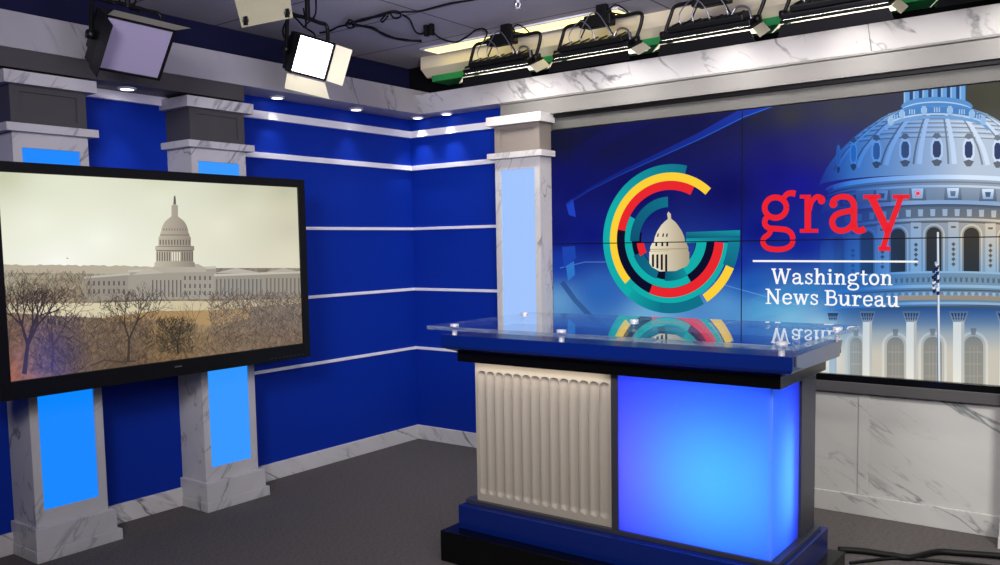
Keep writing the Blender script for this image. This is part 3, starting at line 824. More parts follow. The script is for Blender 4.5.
# ---- lettering
REDL = (236, 32, 46)
for ch, xa, xb in (('g', 760.5, 797.5), ('r', 800, 825.5), ('a', 827.5, 866.5), ('y', 863.5, 910)):
    write(VW, ch, xa, xb, 232.8, 232.6, 38.0, REDL, .0090)
VW.poly(arc(918, 193.5, 3.2, 3.2, 0, 360, 12)[:-1], (214, 70, 96), .0090)
VW.line(arc(918, 193.5, 2.4, 2.4, 0, 360, 12), .7, (230, 190, 210), .0091)
VW.line([(753, 261.0), (918, 261.6)], 1.9, (250, 250, 252), .0090)
write(VW, 'Washington', 771.6, 893, 283.8, 285.2, 11.0, (250, 250, 252), .0090)
write(VW, 'News Bureau', 765.8, 899.6, 303.8, 307.0, 10.9, (250, 250, 252), .0090)

vw = thing('tiled_video_display', 'wall of four tiled display panels showing a ring emblem, red lettering and a domed capitol', 'video display', (1.43, YS, 0.79))
VX0, VXS, VX1, VZ0, VZS, VZ1 = 1.4385, 2.841, 4.272, 0.826, 1.6105, 2.413
g = 0.0032
for (xa, xb) in ((VX0, VXS), (VXS, VX1)):
    for (za, zb) in ((VZ0, VZS), (VZS, VZ1)):
        b = MB()
        ox, oz = vw.location.x, vw.location.z
        b.box(xa-ox, xb-ox, 0.0004, 0.1035, za-oz, zb-oz)          # casing behind the picture
        pnl = b.build('display_panel', M['bezel'], vw)
        sc_ = screen_mesh('screen', VW, (xa+g, xb-g, za+(0.0 if za == VZ0 else g), zb-g),
                          lambda u, v, l: (u-ox, -0.0004-l*0.35, v-oz), M['screen_wall'], pnl)
b = MB(); b.box(VX0-vw.location.x, VX1+0.008-vw.location.x, -0.028, 0.1, 0.7855-vw.location.z, VZ0-0.0006-vw.location.z, bevel=0.002); b.build('lower_frame', M['black'], vw)

# ------------------------------------------------------------------ the television
XT = 0.452
def tv_uv(px, py):
    p = on_x(px, py, XT); return (p.y, p.z)
TV = Picture(tv_uv)
SKY = [(2, 175, (196, 198, 168)), (60, 185, (226, 230, 206)), (160, 176, (206, 208, 180)), (160, 200, (228, 230, 208)), (285, 190, (186, 186, 158)), (240, 186, (198, 200, 172)), (40, 225, (240, 243, 224)), (100, 240, (246, 248, 232)), (60, 262, (252, 252, 244)), (220, 225, (232, 230, 208)), (290, 230, (202, 196, 172)), (250, 210, (222, 220, 196)), (150, 262, (238, 236, 216)), (280, 262, (220, 214, 192))]
def sky(x, y): return blend(SKY, x, y, 2.2)
TV.grid(-25, 312, 160, 276, 60, 22, sky, 0.0)
GR = [(0, 275, (196, 190, 168)), (50, 280, (176, 166, 144)), (100, 272, (176, 170, 152)), (200, 272, (150, 142, 128)), (290, 272, (160, 152, 138)), (60, 300, (168, 150, 120)), (150, 290, (120, 110, 96)), (220, 285, (130, 122, 110)), (280, 290, (150, 140, 124)), (20, 340, (140, 104, 74)), (8, 374, (164, 104, 70)), (60, 350, (92, 74, 70)), (110, 340, (124, 104, 80)), (160, 330, (160, 130, 92)), (200, 318, (172, 142, 100)), (230, 330, (136, 114, 88)), (285, 330, (134, 112, 90)), (290, 350, (120, 100, 78)), (120, 365, (110, 86, 64)), (180, 355, (140, 112, 78))]
random.seed(3)
_n = {}
def ground(x, y):
    k_ = (round(x*2), round(y*2))
    if k_ not in _n: _n[k_] = random.uniform(.84, 1.14)
    return tuple(v*_n[k_]*.9 for v in blend(GR, x, y, 3.0))
TV.grid(-25, 312, 268, 400, 120, 46, ground, .0003)
hz = lambda c, f=.0: (lambda x, y: lerp(c, (214, 208, 190), f))
TV.strip([(x, 265+(.012*(x-40))+ (random.uniform(-.8, .8))) for x in range(-24, 160, 4)], [(x, 273+.012*(x-40)) for x in range(-24, 160, 4)], (182, 172, 152), .0004)
STONE = (168, 160, 144)
def cap(pts, c, l=.0010): TV.poly(pts, c, l)
# wings, centre block, pediments
cap([(84, 276.5), (130, 273), (130, 300), (84, 301)], (150, 142, 128)); cap([(84, 276.5), (130, 273), (130, 275), (84, 278.5)], (190, 184, 168), .0012)
cap([(128, 270), (216, 266), (216, 299), (128, 300)], (158, 150, 136)); cap([(128, 270), (216, 266), (216, 268.5), (128, 272.5)], (194, 188, 172), .0012)
cap([(214, 274), (301, 271), (301, 297), (214, 299)], (150, 142, 128)); cap([(214, 274), (301, 271), (301, 273.2), (214, 276.4)], (192, 186, 170), .0012)
cap([(132, 275), (148, 267.5), (164, 273)], (186, 178, 160), .0014); cap([(214, 273), (236, 268), (262, 273)], (182, 174, 158), .0014); cap([(266, 272), (284, 268), (300, 272)], (176, 168, 152), .0014)
cap([(150, 269), (160, 265), (198, 264), (206, 268), (206, 272), (150, 273)], (176, 168, 152), .0013)
for x in range(152, 182, 4): cap([(x, 280), (x+1.3, 280), (x+1.3, 297), (x, 297)], (98, 92, 92), .0016)
for x in range(216, 262, 4): cap([(x, 279), (x+1.4, 279), (x+1.4, 296), (x, 296)], (104, 98, 92), .0016)
for x in range(266, 300, 4): cap([(x, 278), (x+1.4, 278), (x+1.4, 294), (x, 294)], (110, 104, 96), .0016)
for x in range(88, 128, 5):
    for y in (281, 289): cap([(x, y), (x+1.8, y), (x+1.8, y+4.5), (x, y+4.5)], (96, 90, 86), .0016)
for x in range(184, 214, 5):
    for y in (276, 284, 291): cap([(x, y), (x+1.8, y), (x+1.8, y+4), (x, y+4)], (100, 94, 90), .0016)
# far dome
dc = lambda x, y: lerp((190, 180, 160), (138, 128, 114), (x-156)/38)
def dpart(pl, pr, layer=.0018): TV.strip(pl, pr, dc, layer)
cxd = 174.6
def sym(rows): return [(cxd-h-.0, y) for y, h in rows], [(cxd+h, y) for y, h in rows]
dpart(*sym([(195.5, .5), (197, .9), (201, 1.1), (205, 1.6)]), layer=.0020)
TV.strip(*sym([(196, .6), (199, 1.1), (204, 1.3)]), (92, 84, 74), .0021)
dpart(*sym([(205, 2.6), (206, 3.2), (216, 3.2), (217, 4.2)]))
dpart(*sym([(217, 4), (219.5, 7.5), (222, 10), (226, 12.2), (230, 13.4), (234, 13.8)]))
dpart(*sym([(233, 14.6), (235, 14.6), (237.5, 16), (238, 16.6)])); dpart(*sym([(238, 16.2), (246.5, 16.2)])); dpart(*sym([(246, 19.4), (250, 19.6), (250.4, 18.6), (262, 18.6), (262.4, 20), (267, 20.4)]))
TV.strip(*sym([(234.6, 14.4), (235.4, 14.4)]), (112, 102, 90), .0022); TV.strip(*sym([(246, 18), (246.6, 18)]), (110, 100, 88), .0022); TV.strip(*sym([(250.2, 18.6), (251.2, 18.6)]), (108, 98, 86), .0022)
for i in range(-5, 6):
    x = cxd+i*2.9; cap([(x-.6, 239.6), (x+.6, 239.6), (x+.6, 244.8), (x-.6, 244.8)], (104, 96, 86), .0023)
for i in range(-7, 8):
    x = cxd+i*2.5; c_ = (232, 226, 206) if i in (-1, 0, 1, 2) else (104, 96, 86)
    cap([(x-.55, 252), (x+.55, 252), (x+.55, 261), (x-.55, 261)], c_, .0023)
for i in range(-4, 5):
    x = cxd+i*2.7; cap([(x-.5, 228.4), (x+.5, 228.4), (x+.5, 230.6), (x-.5, 230.6)], (120, 110, 98), .0023)
# pale plaza and lawn
TV.strip([(0, 303), (60, 303), (100, 303), (150, 301), (215, 301), (301, 298)], [(0, 312), (60, 316), (100, 318), (150, 311.5), (215, 310), (301, 303)], lambda x, y: lerp((214, 204, 170), (188, 172, 136), (x-100)/200), .0012)
TV.strip([(100, 318), (150, 311.5), (215, 310), (250, 307)], [(110, 322), (160, 320), (215, 326), (250, 318)], (170, 138, 92), .0011)
# bare winter trees
random.seed(11)
def tree(x, y, h, spread, col, gen=5, w=1.6, lay=.0046, shrink=.74):
    def grow(p, ang, ln, w_, n):
        q = (p[0]+ln*math.sin(ang), p[1]-ln*math.cos(ang))
        A_, B_ = offset([p, q], w_, w_*.7); TV.strip(A_, B_, tuple(min(255, c*random.uniform(.97, 1.03)) for c in col), lay+.0002*random.random())
        if n <= 0: return
        for s_ in ((-1, 1) if random.random() < .75 else (-1, 0, 1)):
            grow(q, ang+s_*spread*random.uniform(.5, 1.2)+random.uniform(-.15, .15), ln*shrink*random.uniform(.8, 1.1), w_*.66, n-1)
    grow((x, y), random.uniform(-.12, .12), h*.30, w, gen)
def bush(x0, x1, y0, y1, n, col, lay=.0026):
    for _ in range(n):
        x, y = random.uniform(x0, x1), random.uniform(y0, y1); a = random.uniform(-1.2, 1.2); ln = random.uniform(2.5, 8); f_ = random.uniform(.55, 1.3)
        TV.line([(x, y), (x+ln*math.sin(a), y-ln*math.cos(a))], .5, tuple(c*f_ for c in col), lay+.0003*random.random())
bush(2, 90, 274, 306, 420, (122, 108, 92), .0024); bush(84, 300, 294, 303, 160, (112, 100, 84), .0024)
bush(30, 150, 318, 376, 1500, (92, 78, 70)); bush(210, 302, 296, 352, 1700, (112, 94, 78)); bush(140, 240, 334, 364, 500, (104, 84, 60)); bush(2, 34, 296, 346, 420, (88, 72, 62)); bush(160, 192, 320, 354, 420, (62, 56, 44), .0036)
bush(36, 80, 316, 376, 520, (70, 58, 66), .0032); bush(100, 160, 300, 345, 420, (96, 82, 70), .0030)
for a in ((24, 374, 98, .42, (54, 44, 42), 7, 5.0), (52, 372, 88, .5, (62, 50, 56), 6, 2.4), (128, 362, 78, .44, (60, 50, 44), 7, 2.8), (84, 366, 60, .5, (88, 74, 66), 5, 1.6), (196, 352, 60, .42, (110, 92, 74), 5, 1.3), (178, 354, 40, .6, (46, 42, 36), 6, 1.8), (232, 350, 58, .46, (108, 90, 74), 5, 1.4), (262, 348, 62, .46, (112, 94, 78), 5, 1.4), (286, 346, 60, .46, (112, 94, 78), 5, 1.4), (8, 350, 80, .45, (86, 70, 60), 5, 1.6), (108, 352, 44, .5, (100, 82, 66), 5, 1.2), (40, 330, 56, .5, (110, 96, 84), 5, 1.2)):
    tree(*a)
TV.line([(90, 366), (104, 360), (120, 362), (136, 361)], 1.6, (70, 58, 48), .0034)
cap([(66, 257.6), (69, 258.2), (67, 259)], (150, 150, 140), .0012)

TY0, TY1, TZ0, TZ1 = -3.404, -1.588, 0.994, 2.003
tv = thing('television', 'large black television showing a hazy capitol skyline over bare winter trees', 'television', (0.40, (TY0+TY1)/2, 0.90))
ox, oy, oz = tv.location
b = MB()
bw, bb = 0.055, 0.092
b.box(-0.035, 0.0515, TY0-oy-bw, TY1-oy+bw, TZ0-oz-bb, TZ1-oz+0.052, bevel=0.006)
casing = b.build('casing', M['bezel'], tv)
b = MB()                                               # raised frame around the glass
b.box(0.0515, 0.064, TY0-oy-bw, TY0-oy-.0008, TZ0-oz-bb, TZ1-oz+0.052, bevel=0.003)
b.box(0.0515, 0.064, TY1-oy+.0008, TY1-oy+bw, TZ0-oz-bb, TZ1-oz+0.052, bevel=0.003)
b.box(0.0515, 0.064, TY0-oy, TY1-oy, TZ1-oz+.0008, TZ1-oz+0.052, bevel=0.003)
b.box(0.0515, 0.064, TY0-oy, TY1-oy, TZ0-oz-bb, TZ0-oz-.0008, bevel=0.003)
b.build('bezel', M['black_matt'], tv)
screen_mesh('screen', TV, (TY0, TY1, TZ0, TZ1), lambda u, v, l: (XT-ox+l*0.5, u-oy, v-oz), M['screen_tv'], tv)
p = on_x(178.5, 366.5, 0.466)
b = MB(); b.box(0.0641, 0.0655, p.y-oy-.022, p.y-oy+.022, p.z-oz-.0035, p.z-oz+.0035, bevel=.0005); b.build('badge', M['silver'], casing)
for i in range(9):
    p = on_x(272+i*3.9, 358.4-i*.52, 0.466); b = MB()
    b.box(0.0641, 0.067, p.y-oy-.006, p.y-oy+.006, p.z-oz-.0025, p.z-oz+.0025, bevel=.0006); b.build('button', M['grey_metal'], casing)
b = MB()
b.box(-0.149, -0.036, -0.75, 0.75, 0.45, 0.50); b.box(-0.149, -0.036, -0.75, 0.75, 0.72, 0.77)
b.build('wall_bracket', M['black_matt'], tv)

# ------------------------------------------------------------------ the desk
DX0, DX1 = 2.052, 3.709
desk = thing('news_desk', 'blue news desk with glass top, white fluted panel and glowing blue corner', 'desk', (2.88, -1.60, 0.0))
dx, dy = 2.88, -1.60
def dbox(name, mat, x0, x1, y0, y1, z0, z1, bevel=0.0, parent=desk):
    return box_part(name, mat, parent, x0-dx, x1-dx, y0-dy, y1-dy, z0, z1, bevel=bevel)
dbox('plinth', M['black'], 1.994, 3.772, -2.035, -1.212, 0.0, 0.160, .004)
dbox('kick_step', M['desk_blue'], DX0, DX1, -1.955, -1.272, 0.1601, 0.282, .003)
dbox('base_plate', M['grey_metal'], 2.062, 3.690, -1.905, -1.312, 0.2821, 0.302, .002)
# body: core behind the two front panels
b = MB()
b.box(2.126-dx, 2.93-dx, -1.845-dy, -1.34-dy, .3021, 1.028)
b.build('cabinet', M['grey_metal'], desk)
# fluted white panel
b = MB(); bm = b.bm
n_fl, fx0, fx1, fz0, fz1 = 14, 2.122, 2.918, 0.3025, 1.0275
pitch = (fx1-fx0-0.03)/n_fl; rad = pitch*0.485; z_lo, z_hi = fz0+0.035+rad*0, fz1-0.050
NX = n_fl*10+6
xs = [fx0]
for i in range(n_fl):
    c = fx0+0.015+pitch*(i+.5)
    xs += [c-rad*1.0, c-rad*.92, c-rad*.75, c-rad*.5, c-rad*.25, c, c+rad*.25, c+rad*.5, c+rad*.75, c+rad*.92, c+rad]
xs.append(fx1)
zs = [fz0]+[z_lo+rad*t for t in (0, .04, .12, .25, .42, .62, .82, 1.0)]+[z_lo+rad+(z_hi-z_lo-2*rad)*t for t in (.2, .4, .6, .8)]+[z_hi-rad*t for t in (1.0, .82, .62, .42, .25, .12, .04, 0)]+[fz1]
def flute_depth(x, z):
    for i in range(n_fl):
        c = fx0+0.015+pitch*(i+.5); d_ = x-c
        if abs(d_) >= rad: continue
        zc = min(max(z, z_lo+rad), z_hi-rad); q = math.hypot(d_, z-zc)/rad
        if q < 1: return math.sqrt(1-q*q)*rad*0.72
    return 0.0
grid = [[bm.verts.new((x-dx, -1.882+flute_depth(x, z)-dy, z)) for x in xs] for z in zs]
for j in range(len(zs)-1):
    for i in range(len(xs)-1): bm.faces.new((grid[j][i], grid[j][i+1], grid[j+1][i+1], grid[j+1][i]))
back = [[bm.verts.new((x-dx, -1.8455-dy, z)) for x in (fx0, fx1)] for z in (fz0, fz1)]
bm.faces.new((back[0][0], back[1][0], back[1][1], back[0][1]))
bm.faces.new([grid[j][0] for j in range(len(zs))]+[back[1][0], back[0][0]])
bm.faces.new([grid[j][-1] for j in range(len(zs))][::-1]+[back[0][1], back[1][1]])
bm.faces.new([grid[0][i] for i in range(len(xs))][::-1]+[back[0][0], back[0][1]])
bm.faces.new([grid[-1][i] for i in range(len(xs))]+[back[1][1], back[1][0]])
b.build('fluted_panel', M['white_panel'], desk)['label'] = 'white panel with vertical flutes'
dbox('divider_post', M['grey_metal'], 2.9185, 2.952, -1.897, -1.84, .3025, 1.028, .001)
dbox('column', M['grey_metal'], 3.615, 3.668, -1.545, -1.345, .3025, 1.028, .002)
# light box with a frosted corner: real lamps inside
b = MB(); t_ = .006
x0, x1, y0, y1, z0, z1 = 2.953, 3.658, -1.893, -1.546, .3025, 1.0275
b.prism([(x0-dx, y0-dy), (x1-dx, y0-dy), (x1-dx, y1-dy), (x1-t_-dx, y1-dy), (x1-t_-dx, y0+t_-dy), (x0-dx, y0+t_-dy)], z0, z1, 'z')
lp_ = b.build('light_panel', M['acrylic'], desk); lp_['label'] = 'frosted corner panel glowing blue'
b = MB()
b.box(x0-dx, 3.614-dx, -1.46-dy, -1.45-dy, z0, z1); b.box(2.9535-dx, 2.957-dx, -1.839-dy, -1.461-dy, z0, z1)
b.build('light_box', M['box_white'], lp_)
LB = (0.05, 0.27, 1.0)
area_light('panel_lamp_centre', (3.40, -1.60, 0.60), (3.40, -3.0, 0.60), 0.40, 2.9, (0.11, 0.58, 1.0), 0.40)
area_light('panel_lamp_wide', (3.29, -1.475, 0.66), (3.29, -3.0, 0.66), 0.60, 5.0, (0.09, 0.045, 1.0), 0.66)
area_light('panel_lamp_left', (2.99, -1.62, 0.60), (3.03, -3.0, 0.60), 0.04, 0.7, (0.75, 0.10, 1.0), 0.40)
area_light('panel_lamp_right', (3.50, -1.66, 0.62), (4.6, -1.72, 0.62), 0.10, 0.6, (0.30, 0.30, 1.0), 0.40)
# counter: black board, blue fascia with coved lower edge, deck
dbox('counter_board', M['black'], 2.066, 3.711, -1.955, -1.345, 1.0285, 1.078, .002)
b = MB()
prof = [(-2.03, 1.170), (-2.03, 1.115), (-2.022, 1.103), (-2.005, 1.096), (-1.985, 1.090), (-1.968, 1.084), (-1.958, 1.0785)]
X0o, X1o = 2.022, 3.782; Yb = -1.37
loops = []
for (yy, zz) in prof:
    ins = yy+2.03
    loops.append([b.bm.verts.new((x-dx, y-dy, zz)) for x, y in ((X0o+ins*.7, yy), (X1o-ins*1.2, yy), (X1o-ins*1.2, Yb-ins), (X0o+ins*.7, Yb-ins))])
for A_, B_ in zip(loops, loops[1:]):
    for q in range(4): b.bm.faces.new((A_[q], A_[(q+1) % 4], B_[(q+1) % 4], B_[q]))
b.bm.faces.new(loops[0]); b.bm.faces.new(loops[-1][::-1])
counter = b.build('counter', M['desk_blue'], desk)
# silver end trim on the right return of the counter
b = MB()
b.prism([(-2.0-dy, 1.1715), (-2.0-dy, 1.128), (-1.90-dy, 1.112), (-1.62-dy, 1.106), (-1.50-dy, 1.104), (-1.42-dy, 1.104), (-1.375-dy, 1.1715)], 3.7825-dx, 3.789-dx, 'x')
b.build('end_trim', M['silver'], counter)['label'] = 'silver end trim'
b = MB(); b.box(1.942-dx, 3.792-dx, -2.042-dy, -1.10-dy, 1.194, 1.213, bevel=.0015)
for f_ in b.bm.faces: f_.material_index = 0 if abs(f_.normal.z) > .9 else 1
gl = b.build('glass_top', [M['glass'], M['glass_edge']], desk)
gl['label'] = 'clear glass top'
for (px, py) in ((454.5, 326.5), (561.5, 336.5), (781.7, 347.5), (634.2, 321.5), (525, 314), (839, 329.5)):
    p = on_z(px, py, 1.214)
    if p.y < -2.0: p = on_y(px, py, -2.0)
    p.x = min(max(p.x, 1.97), 3.76); p.y = min(max(p.y, -2.015), -1.13)
    b = MB(); b.cyl((p.x-dx, p.y-dy, 1.1705), (p.x-dx, p.y-dy, 1.1935), .013, 16); b.cyl((p.x-dx, p.y-dy, 1.2135), (p.x-dx, p.y-dy, 1.224), .022, 20)
    b.build('standoff', M['chrome'], gl)
area_light('counter_strip_lamp', (2.5, -1.925, 1.024), (2.5, -1.90, 0.2), 0.78, 1.0, (1.0, 0.90, 0.76), 0.02)

# ------------------------------------------------------------------ studio lights
def studio_light(label, loc, aim, w, h, depth, flaps, face_mat, hang=None, yoke_back=0.0, roll=0.0, cable=True, flap_len=0.13, group=None, white_flaps=(), ballast=False):
    """face centre at loc looking along aim; flaps = opening angles (top, bottom, left, right), 0 = straight ahead, 90 = flat outwards"""
    t = thing('studio_light', label, 'studio light', loc, None, group)
    y_ = -Vector(aim).normalized()                    # local +Y points back
    x_ = y_.cross(Vector((0, 0, 1)))
    if x_.length < .05: x_ = Vector((1, 0, 0))
    x_.normalize(); z_ = x_.cross(y_)
    mrot = Matrix((x_, y_, z_)).transposed().to_4x4() @ Matrix.Rotation(roll, 4, 'Y')
    b = MB()
    b.box(-w/2, w/2, 0.012, depth*.55, -h/2, h/2, bevel=.006)
    b.box(-w*.42, w*.42, depth*.55, depth, -h*.38, h*.38, bevel=.008)
    for i in range(7):                                # cooling fins
        x = -w*.36+i*w*.12; b.box(x-.004, x+.004, depth-.002, depth+.006, -h*.32, h*.32)
    for s_ in (-1, 1):
        b.box(s_*w/2-.006, s_*w/2+.006, -0.004, .012, -h/2-.004, h/2+.004); b.box(-w/2, w/2, -0.004, .012, s_*h/2-.005, s_*h/2+.005)
    b.build('housing', M['black_matt'], t, xf=mrot)
    b = MB(); b.box(-w/2+.008, w/2-.008, .002, .0115, -h/2+.007, h/2-.007); b.build('lamp_face', face_mat, t, xf=mrot)
    for nm, ang in zip(('top', 'bottom', 'left', 'right'), flaps):
        if ang is None: continue
        a = math.radians(ang); L_ = flap_len
        hw = (w if nm in ('top', 'bottom') else h)/2
        ext = .022 if nm in ('top', 'bottom') else .0
        b = MB()
        # flap as a thin tapered plate: dark outside, white inside
        def plate(off):
            return [Vector((-hw, off, 0)), Vector((hw, off, 0)), Vector((hw+ext, off, L_)), Vector((-hw-ext, off, L_))]
        P0, P1 = plate(0.0), plate(.003)
        v = [b.bm.verts.new(p) for p in P0+P1]
        fin = b.bm.faces.new((v[0], v[1], v[2], v[3]))
        b.bm.faces.new((v[7], v[6], v[5], v[4]))
        for i in range(4): b.bm.faces.new((v[i], v[(i+1) % 4], v[4+(i+1) % 4], v[4+i]))
        for f_ in b.bm.faces: f_.material_index = 1
        fin.material_index = 0
        # plate's z axis is its length; +y of the plate is the outside
        e_ = Matrix.Rotation(PI/2-a, 4, 'X')          # length leans from outwards (90) to straight ahead (0)
        turn = {'top': Matrix.Identity(4), 'bottom': Matrix.Rotation(PI, 4, 'Y'), 'left': Matrix.Rotation(-PI/2, 4, 'Y'), 'right': Matrix.Rotation(PI/2, 4, 'Y')}[nm]
        hinge = {'top': (0, -.004, h/2+.007), 'bottom': (0, -.008, -h/2-.013), 'left': (-w/2-.008, -.004, 0), 'right': (w/2+.008, -.004, 0)}[nm]
        b.build('barn_door', [M['white_card'], M['white_card'] if nm in white_flaps else M['black_matt']], t, xf=mrot @ Matrix.Translation(hinge) @ turn @ e_)
    if hang is not None:
        inv = Matrix.Translation(loc)
        pl = mrot @ Vector((-w/2-.010, depth*.4, 0)); pr = mrot @ Vector((w/2+.010, depth*.4, 0))
        top = Vector(hang)-Vector(loc)                # where the yoke's bridge sits
        ax = (pr-pl).normalized()
        bl, br = top+ax*(-w/2-.010)+Vector((0, 0, -.03)), top+ax*(w/2+.010)+Vector((0, 0, -.03))
        b = MB(); b.tube([pl, pl*.25+bl*.75, bl*.93+top*.07+Vector((0, 0, .02)), top+(bl-top)*.55+Vector((0, 0, .012)), top, top+(br-top)*.55+Vector((0, 0, .012)), br*.93+top*.07+Vector((0, 0, .02)), pr*.25+br*.75, pr], .011, 8, 4)
        b.cyl(pl-ax*.02, pl+ax*.012, .022, 12); b.cyl(pr-ax*.012, pr+ax*.02, .022, 12)
        b.build('yoke', M['black_matt'], t, smooth=True)
        ztop = ZC-loc[2]
        if ballast:
            b = MB(); b.box(top.x-.115, top.x+.075, top.y-.035, top.y+.035, top.z-.045, top.z+.03, bevel=.012); b.box(top.x-.15, top.x-.116, top.y-.025, top.y+.025, top.z-.035, top.z+.015, bevel=.006)
            b.build('ballast', M['black_matt'], t)
            b = MB(); b.tube([top+Vector((.19, 0, -.155)), top+Vector((.17, .0, -.09)), top+Vector((.10, .01, -.075)), top+Vector((.06, 0, -.15))], .007, 6, 5)
            b.build('handle', M['silver'], t, smooth=True)
            b = MB()
            for x_0, x_1, zz in ((-.20, -.06, .0), (-.12, .05, .04)):
                b.tube([top+Vector((x_0, -.01, -.15)), top+Vector((x_0-.02, -.03, -.07)), top+Vector(((x_0+x_1)/2, -.045, zz)), top+Vector((x_1, -.03, -.06)), top+Vector((x_1+.02, -.01, -.14))], .0034, 6, 6)
            b.build('signal_cable', M['silver'], t, smooth=True)
        b = MB(); b.cyl((top.x, top.y, top.z-.01), (top.x, top.y, ztop), .014, 12); b.box(top.x-.035, top.x+.035, top.y-.02, top.y+.02, ztop-.07, ztop, bevel=.004)
        b.cyl((top.x-.05, top.y, ztop-.04), (top.x+.05, top.y, ztop-.04), .010, 10)
        b.build('ceiling_clamp', M['black_matt'], t)
        if cable:
            q = mrot @ Vector((w*.2, depth+.01, h*.1))
            b = MB(); b.tube([q, q+Vector((0.03, 0.02, .08)), (q+top)/2+Vector((-.06, .03, .06)), top+Vector((.04, .02, .02)), Vector((top.x+.03, top.y+.03, ztop-.02))], .005, 6, 5)
            q = mrot @ Vector((-w*.25, depth+.01, 0))
            b.tube([q, q+Vector((-.04, -.02, .10)), q+Vector((.02, 0, .17)), q+Vector((.10, .02, .10)), top+Vector((-.01, -.02, .05))], .005, 6, 5)
            b.build('power_cable', M['rubber'], t, smooth=True)
    return t

c_lit = CAM+ray(311, 57)*4.6
lit = studio_light('lit white studio light with open barn doors above the television', tuple(c_lit), (.98, -.16, -.42), 0.24, 0.20, 0.10, (None, 55, 12, 58), M['lamp_white'], hang=(c_lit.x-.06, c_lit.y+.04, c_lit.z+.22), roll=0.10, flap_len=.09, group='studio lights hung over the television')
c_off = CAM+ray(134, 49)*4.2
off = studio_light('unlit studio light with a lavender tinted front at the top left', tuple(c_off), (.99, -.06, -.74), 0.345, 0.27, 0.17, (36, None, 4, None), M['dim_white'], hang=(c_off.x-.12, c_off.y+.05, c_off.z+.24), roll=0.04, flap_len=.10, group='studio lights hung over the television')
# a third one hangs above the frame; its white flap with two clips dips into view
t = thing('studio_light', 'studio light cut off by the top edge, its cream flap showing two black clips', 'studio light', tuple(CAM+ray(262, -36)*4.0), None, 'studio lights hung over the television')
tl = t.location.copy(); K = [CAM+ray(*q)*d_-tl for q, d_ in (((230, -18), 4.0), ((242, 28), 3.93), ((293, 18), 3.93), ((288, -18), 4.0))]
nrm = (K[1]-K[0]).cross(K[3]-K[0]).normalized()
b = MB()
A_ = [b.bm.verts.new(q) for q in K]; B_ = [b.bm.verts.new(q+nrm*.004) for q in K]
b.bm.faces.new(A_); b.bm.faces.new(B_[::-1])
for i in range(4): b.bm.faces.new((A_[i], A_[(i+1) % 4], B_[(i+1) % 4], B_[i]))
flap_ = b.build('barn_door', M['cream'], t)
cv = (CAM-tl).normalized()
for fx, fy in ((.10, .86), (.90, .84)):
    q = K[0]*(1-fx)*(1-fy)+K[3]*fx*(1-fy)+K[1]*(1-fx)*fy+K[2]*fx*fy
    b = MB(); b.cyl(q-cv*.006, q+cv*.016, .014, 10); b.box(-.012, .012, -.004, .004, -.02, .02, bevel=.002, mat=Matrix.Translation(q+cv*.018)); b.build('clip', M['black_matt'], flap_)
b = MB(); up_ = ((K[0]+K[3])/2); w_ = (K[3]-K[0]).normalized(); b.cyl(up_-w_*.15+Vector((0, 0, .06)), up_+w_*.15+Vector((0, 0, .06)), .075, 16); b.build('housing', M['black_matt'], t)
b = MB(); b.cyl(up_+Vector((0, 0, .12)), Vector((up_.x, up_.y, ZC-tl.z)), .014, 12); b.box(up_.x-.04, up_.x+.04, up_.y-.025, up_.y+.025, ZC-tl.z-.06, ZC-tl.z, bevel=.004); b.build('ceiling_clamp', M['black_matt'], t)

row = [(1.385, 'back row studio light nearest the room corner, in front of the green band', (18, 4, 40, 50)), (2.105, 'back row studio light second from the room corner, above the ring emblem', (18, 40, 48, 55)), (2.84, 'back row studio light third from the room corner, above the panel seam', (18, 3, 35, 52)), (3.535, 'back row studio light fourth from the room corner, above the red lettering', (18, 3, 42, 50)), (4.30, 'back row studio light at the far right, above the great dome', (18, 60, 50, 50))]
for x, lab, fl_ in row:
    studio_light(lab, (x, -0.60, 2.785), (0.0, 0.42, -1.0), 0.53, 0.17, 0.075, fl_, M['lamp_back'], hang=(x+.06, -0.63, 2.965), flap_len=.062, white_flaps=('left', 'right'), ballast=True, group='studio lights in a row along the back wall')
    spot_light('backlight_beam', (x, -0.60, 2.765), (x, -0.20, 2.655), 7.0, (1.0, 0.98, 0.95), 62, 0.9, 0.06)

# ------------------------------------------------------------------ ceiling fittings
t = thing('ceiling_light', 'long warm fluorescent ceiling light near the room corner', 'ceiling light', (0.92, -0.39, ZC), None, 'warm ceiling lights along the bulkhead')
def fill_troffer(t, half):
    b = MB()
    b.box(-half, half, -0.10, -0.085, -.012, -.0002); b.box(-half, half, 0.085, 0.10, -.012, -.0002); b.box(-half, -half+.015, -0.0849, 0.0849, -.012, -.0002); b.box(half-.015, half, -0.0849, 0.0849, -.012, -.0002)
    b.build('frame', M['strip'], t)
    box_part('lens', M['troffer'], t, -half+.0155, half-.0155, -.0845, .0845, -.007, -.0002)
fill_troffer(t, 0.36)
t2 = thing('ceiling_light', 'long warm fluorescent ceiling light behind the second back row studio light', 'ceiling light', (1.80, -0.43, ZC), None, 'warm ceiling lights along the bulkhead')
fill_troffer(t2, 0.42)
b = MB()
b.prism([(-0.245, 2.856), (-0.245, 2.900), (-0.05, 2.904), (-0.05, 2.856)], 0.46, XR-0.1, 'x')
tag(b.build('valance', M['green']), 'long green band hanging below the cream bulkhead', 'valance')

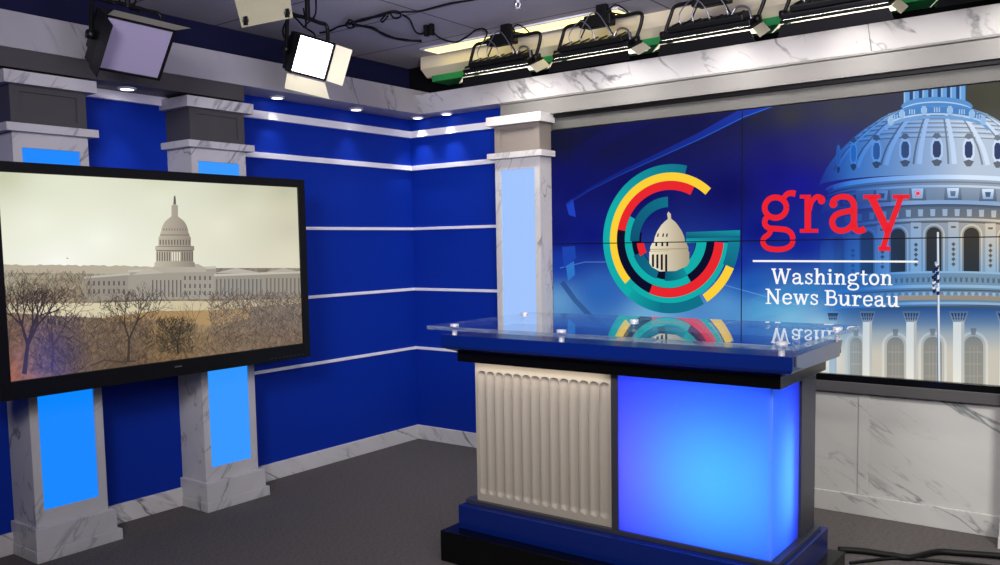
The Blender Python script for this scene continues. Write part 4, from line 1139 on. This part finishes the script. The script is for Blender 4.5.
def cord(name, pts, r, label, cat, group=None):
    b = MB(); b.tube(pts, r, 7, 6); return tag(b.build(name, M['rubber'], smooth=True), label, cat, group)
zc = ZC-0.012
def cp(px, py, dz=0.0):
    p = on_z(px, py, zc-dz); return (p.x, p.y, p.z)
random.seed(8)
b = MB()
for j in range(5):
    jt = lambda s_=.016: random.uniform(-s_, s_)
    for pl in ([(348, 24), (362, 20), (378, 16), (392, 12), (400, 13)], [(355, 25), (372, 28), (388, 36), (405, 40), (421, 41)]):
        pts = []
        for q in pl:
            p = cp(*q, dz=.01+j*.004); pts.append((p[0]+jt(), p[1]+jt(), p[2]))
        b.tube(pts, .006, 6, 5)
b.tube([cp(*q, dz=.03) for q in ((350, 20), (346, 24), (349, 28), (355, 26), (352, 21), (348, 20))], .006, 6, 5)
b.tube([cp(*q, dz=.03) for q in ((385, 16), (381, 20), (383, 22), (388, 16))], .006, 6, 5)
b.tube([cp(*q, dz=.03) for q in ((390, 13), (394, 18), (400, 17), (401, 12))], .006, 6, 5)
tag(b.build('cable_bundle', M['rubber'], smooth=True), 'black bundle of coiled cables strapped under the ceiling tiles', 'cable')
cord('ceiling_cable', [cp(*q) for q in ((402, 12), (420, 11), (436, 7), (452, 3), (472, 0), (500, -6))], .006, 'black power cord running right from the ceiling cable bundle', 'cable')
cord('ceiling_cable', [cp(*q) for q in ((347, 25), (338, 27), (330, 31), (320, 33))], .006, 'short black power cord from the cable bundle to the lit studio light', 'cable')
cord('ceiling_cable', [cp(*q, dz=.02) for q in ((403, 15), (410, 20), (415, 31), (420, 34), (425, 32), (427, 27))], .006, 'black power cord looping from the bundle to the ceiling plug', 'cable')
cord('ceiling_cable', [cp(*q, dz=.02) for q in ((432, 26), (434, 33), (442, 39), (456, 42), (468, 36), (476, 30), (484, 29), (487, 34), (482, 44))], .006, 'black power cord drooping from the ceiling plug to the back row', 'cable')
p = cp(429, 26); b = MB()
for s_ in (-.022, .022):
    b.box(p[0]+s_-.014, p[0]+s_+.014, p[1]-.016, p[1]+.016, ZC-.075, ZC-.002, bevel=.006)
tag(b.build('power_plug', M['rubber']), 'pair of black plugs under the ceiling beside the warm light', 'plug')
p = on_z(518, 3, ZC-.03)
t = thing('sprinkler', 'small brass and steel sprinkler head under the ceiling', 'sprinkler', (p.x, p.y, ZC))
b = MB(); b.cyl((0, 0, -.006), (0, 0, 0), .035, 20); b.build('escutcheon', M['chrome'], t)
b = MB(); b.cyl((0, 0, -.03), (0, 0, -.006), .010, 12); b.tube([(-.012, 0, -.03), (-.016, 0, -.045), (0, 0, -.06), (.016, 0, -.045), (.012, 0, -.03)], .003, 6, 4); b.cyl((0, 0, -.064), (0, 0, -.06), .016, 12); b.build('nozzle', M['chrome'], t)

# ------------------------------------------------------------------ floor cables
def fp(px, py, h=.017):
    p = on_z(px, py, h); return (max(p.x, 3.80) if p.y < -1.19 else p.x, p.y, h)
cord('floor_cable', [fp(*q) for q in ((838, 549.5), (862, 551), (890, 555), (910, 557.5), (936, 552), (960, 553), (1000, 556), (1040, 560))], .016, 'thick black cable lying on the carpet along the marble dado', 'cable', None)
cord('floor_cable', [fp(*q, .009) for q in ((850, 563), (870, 560.5), (890, 558.5), (905, 558.5), (940, 561), (990, 566), (1030, 572))], .008, 'thinner black cable on the carpet nearest the desk plinth', 'cable', None)
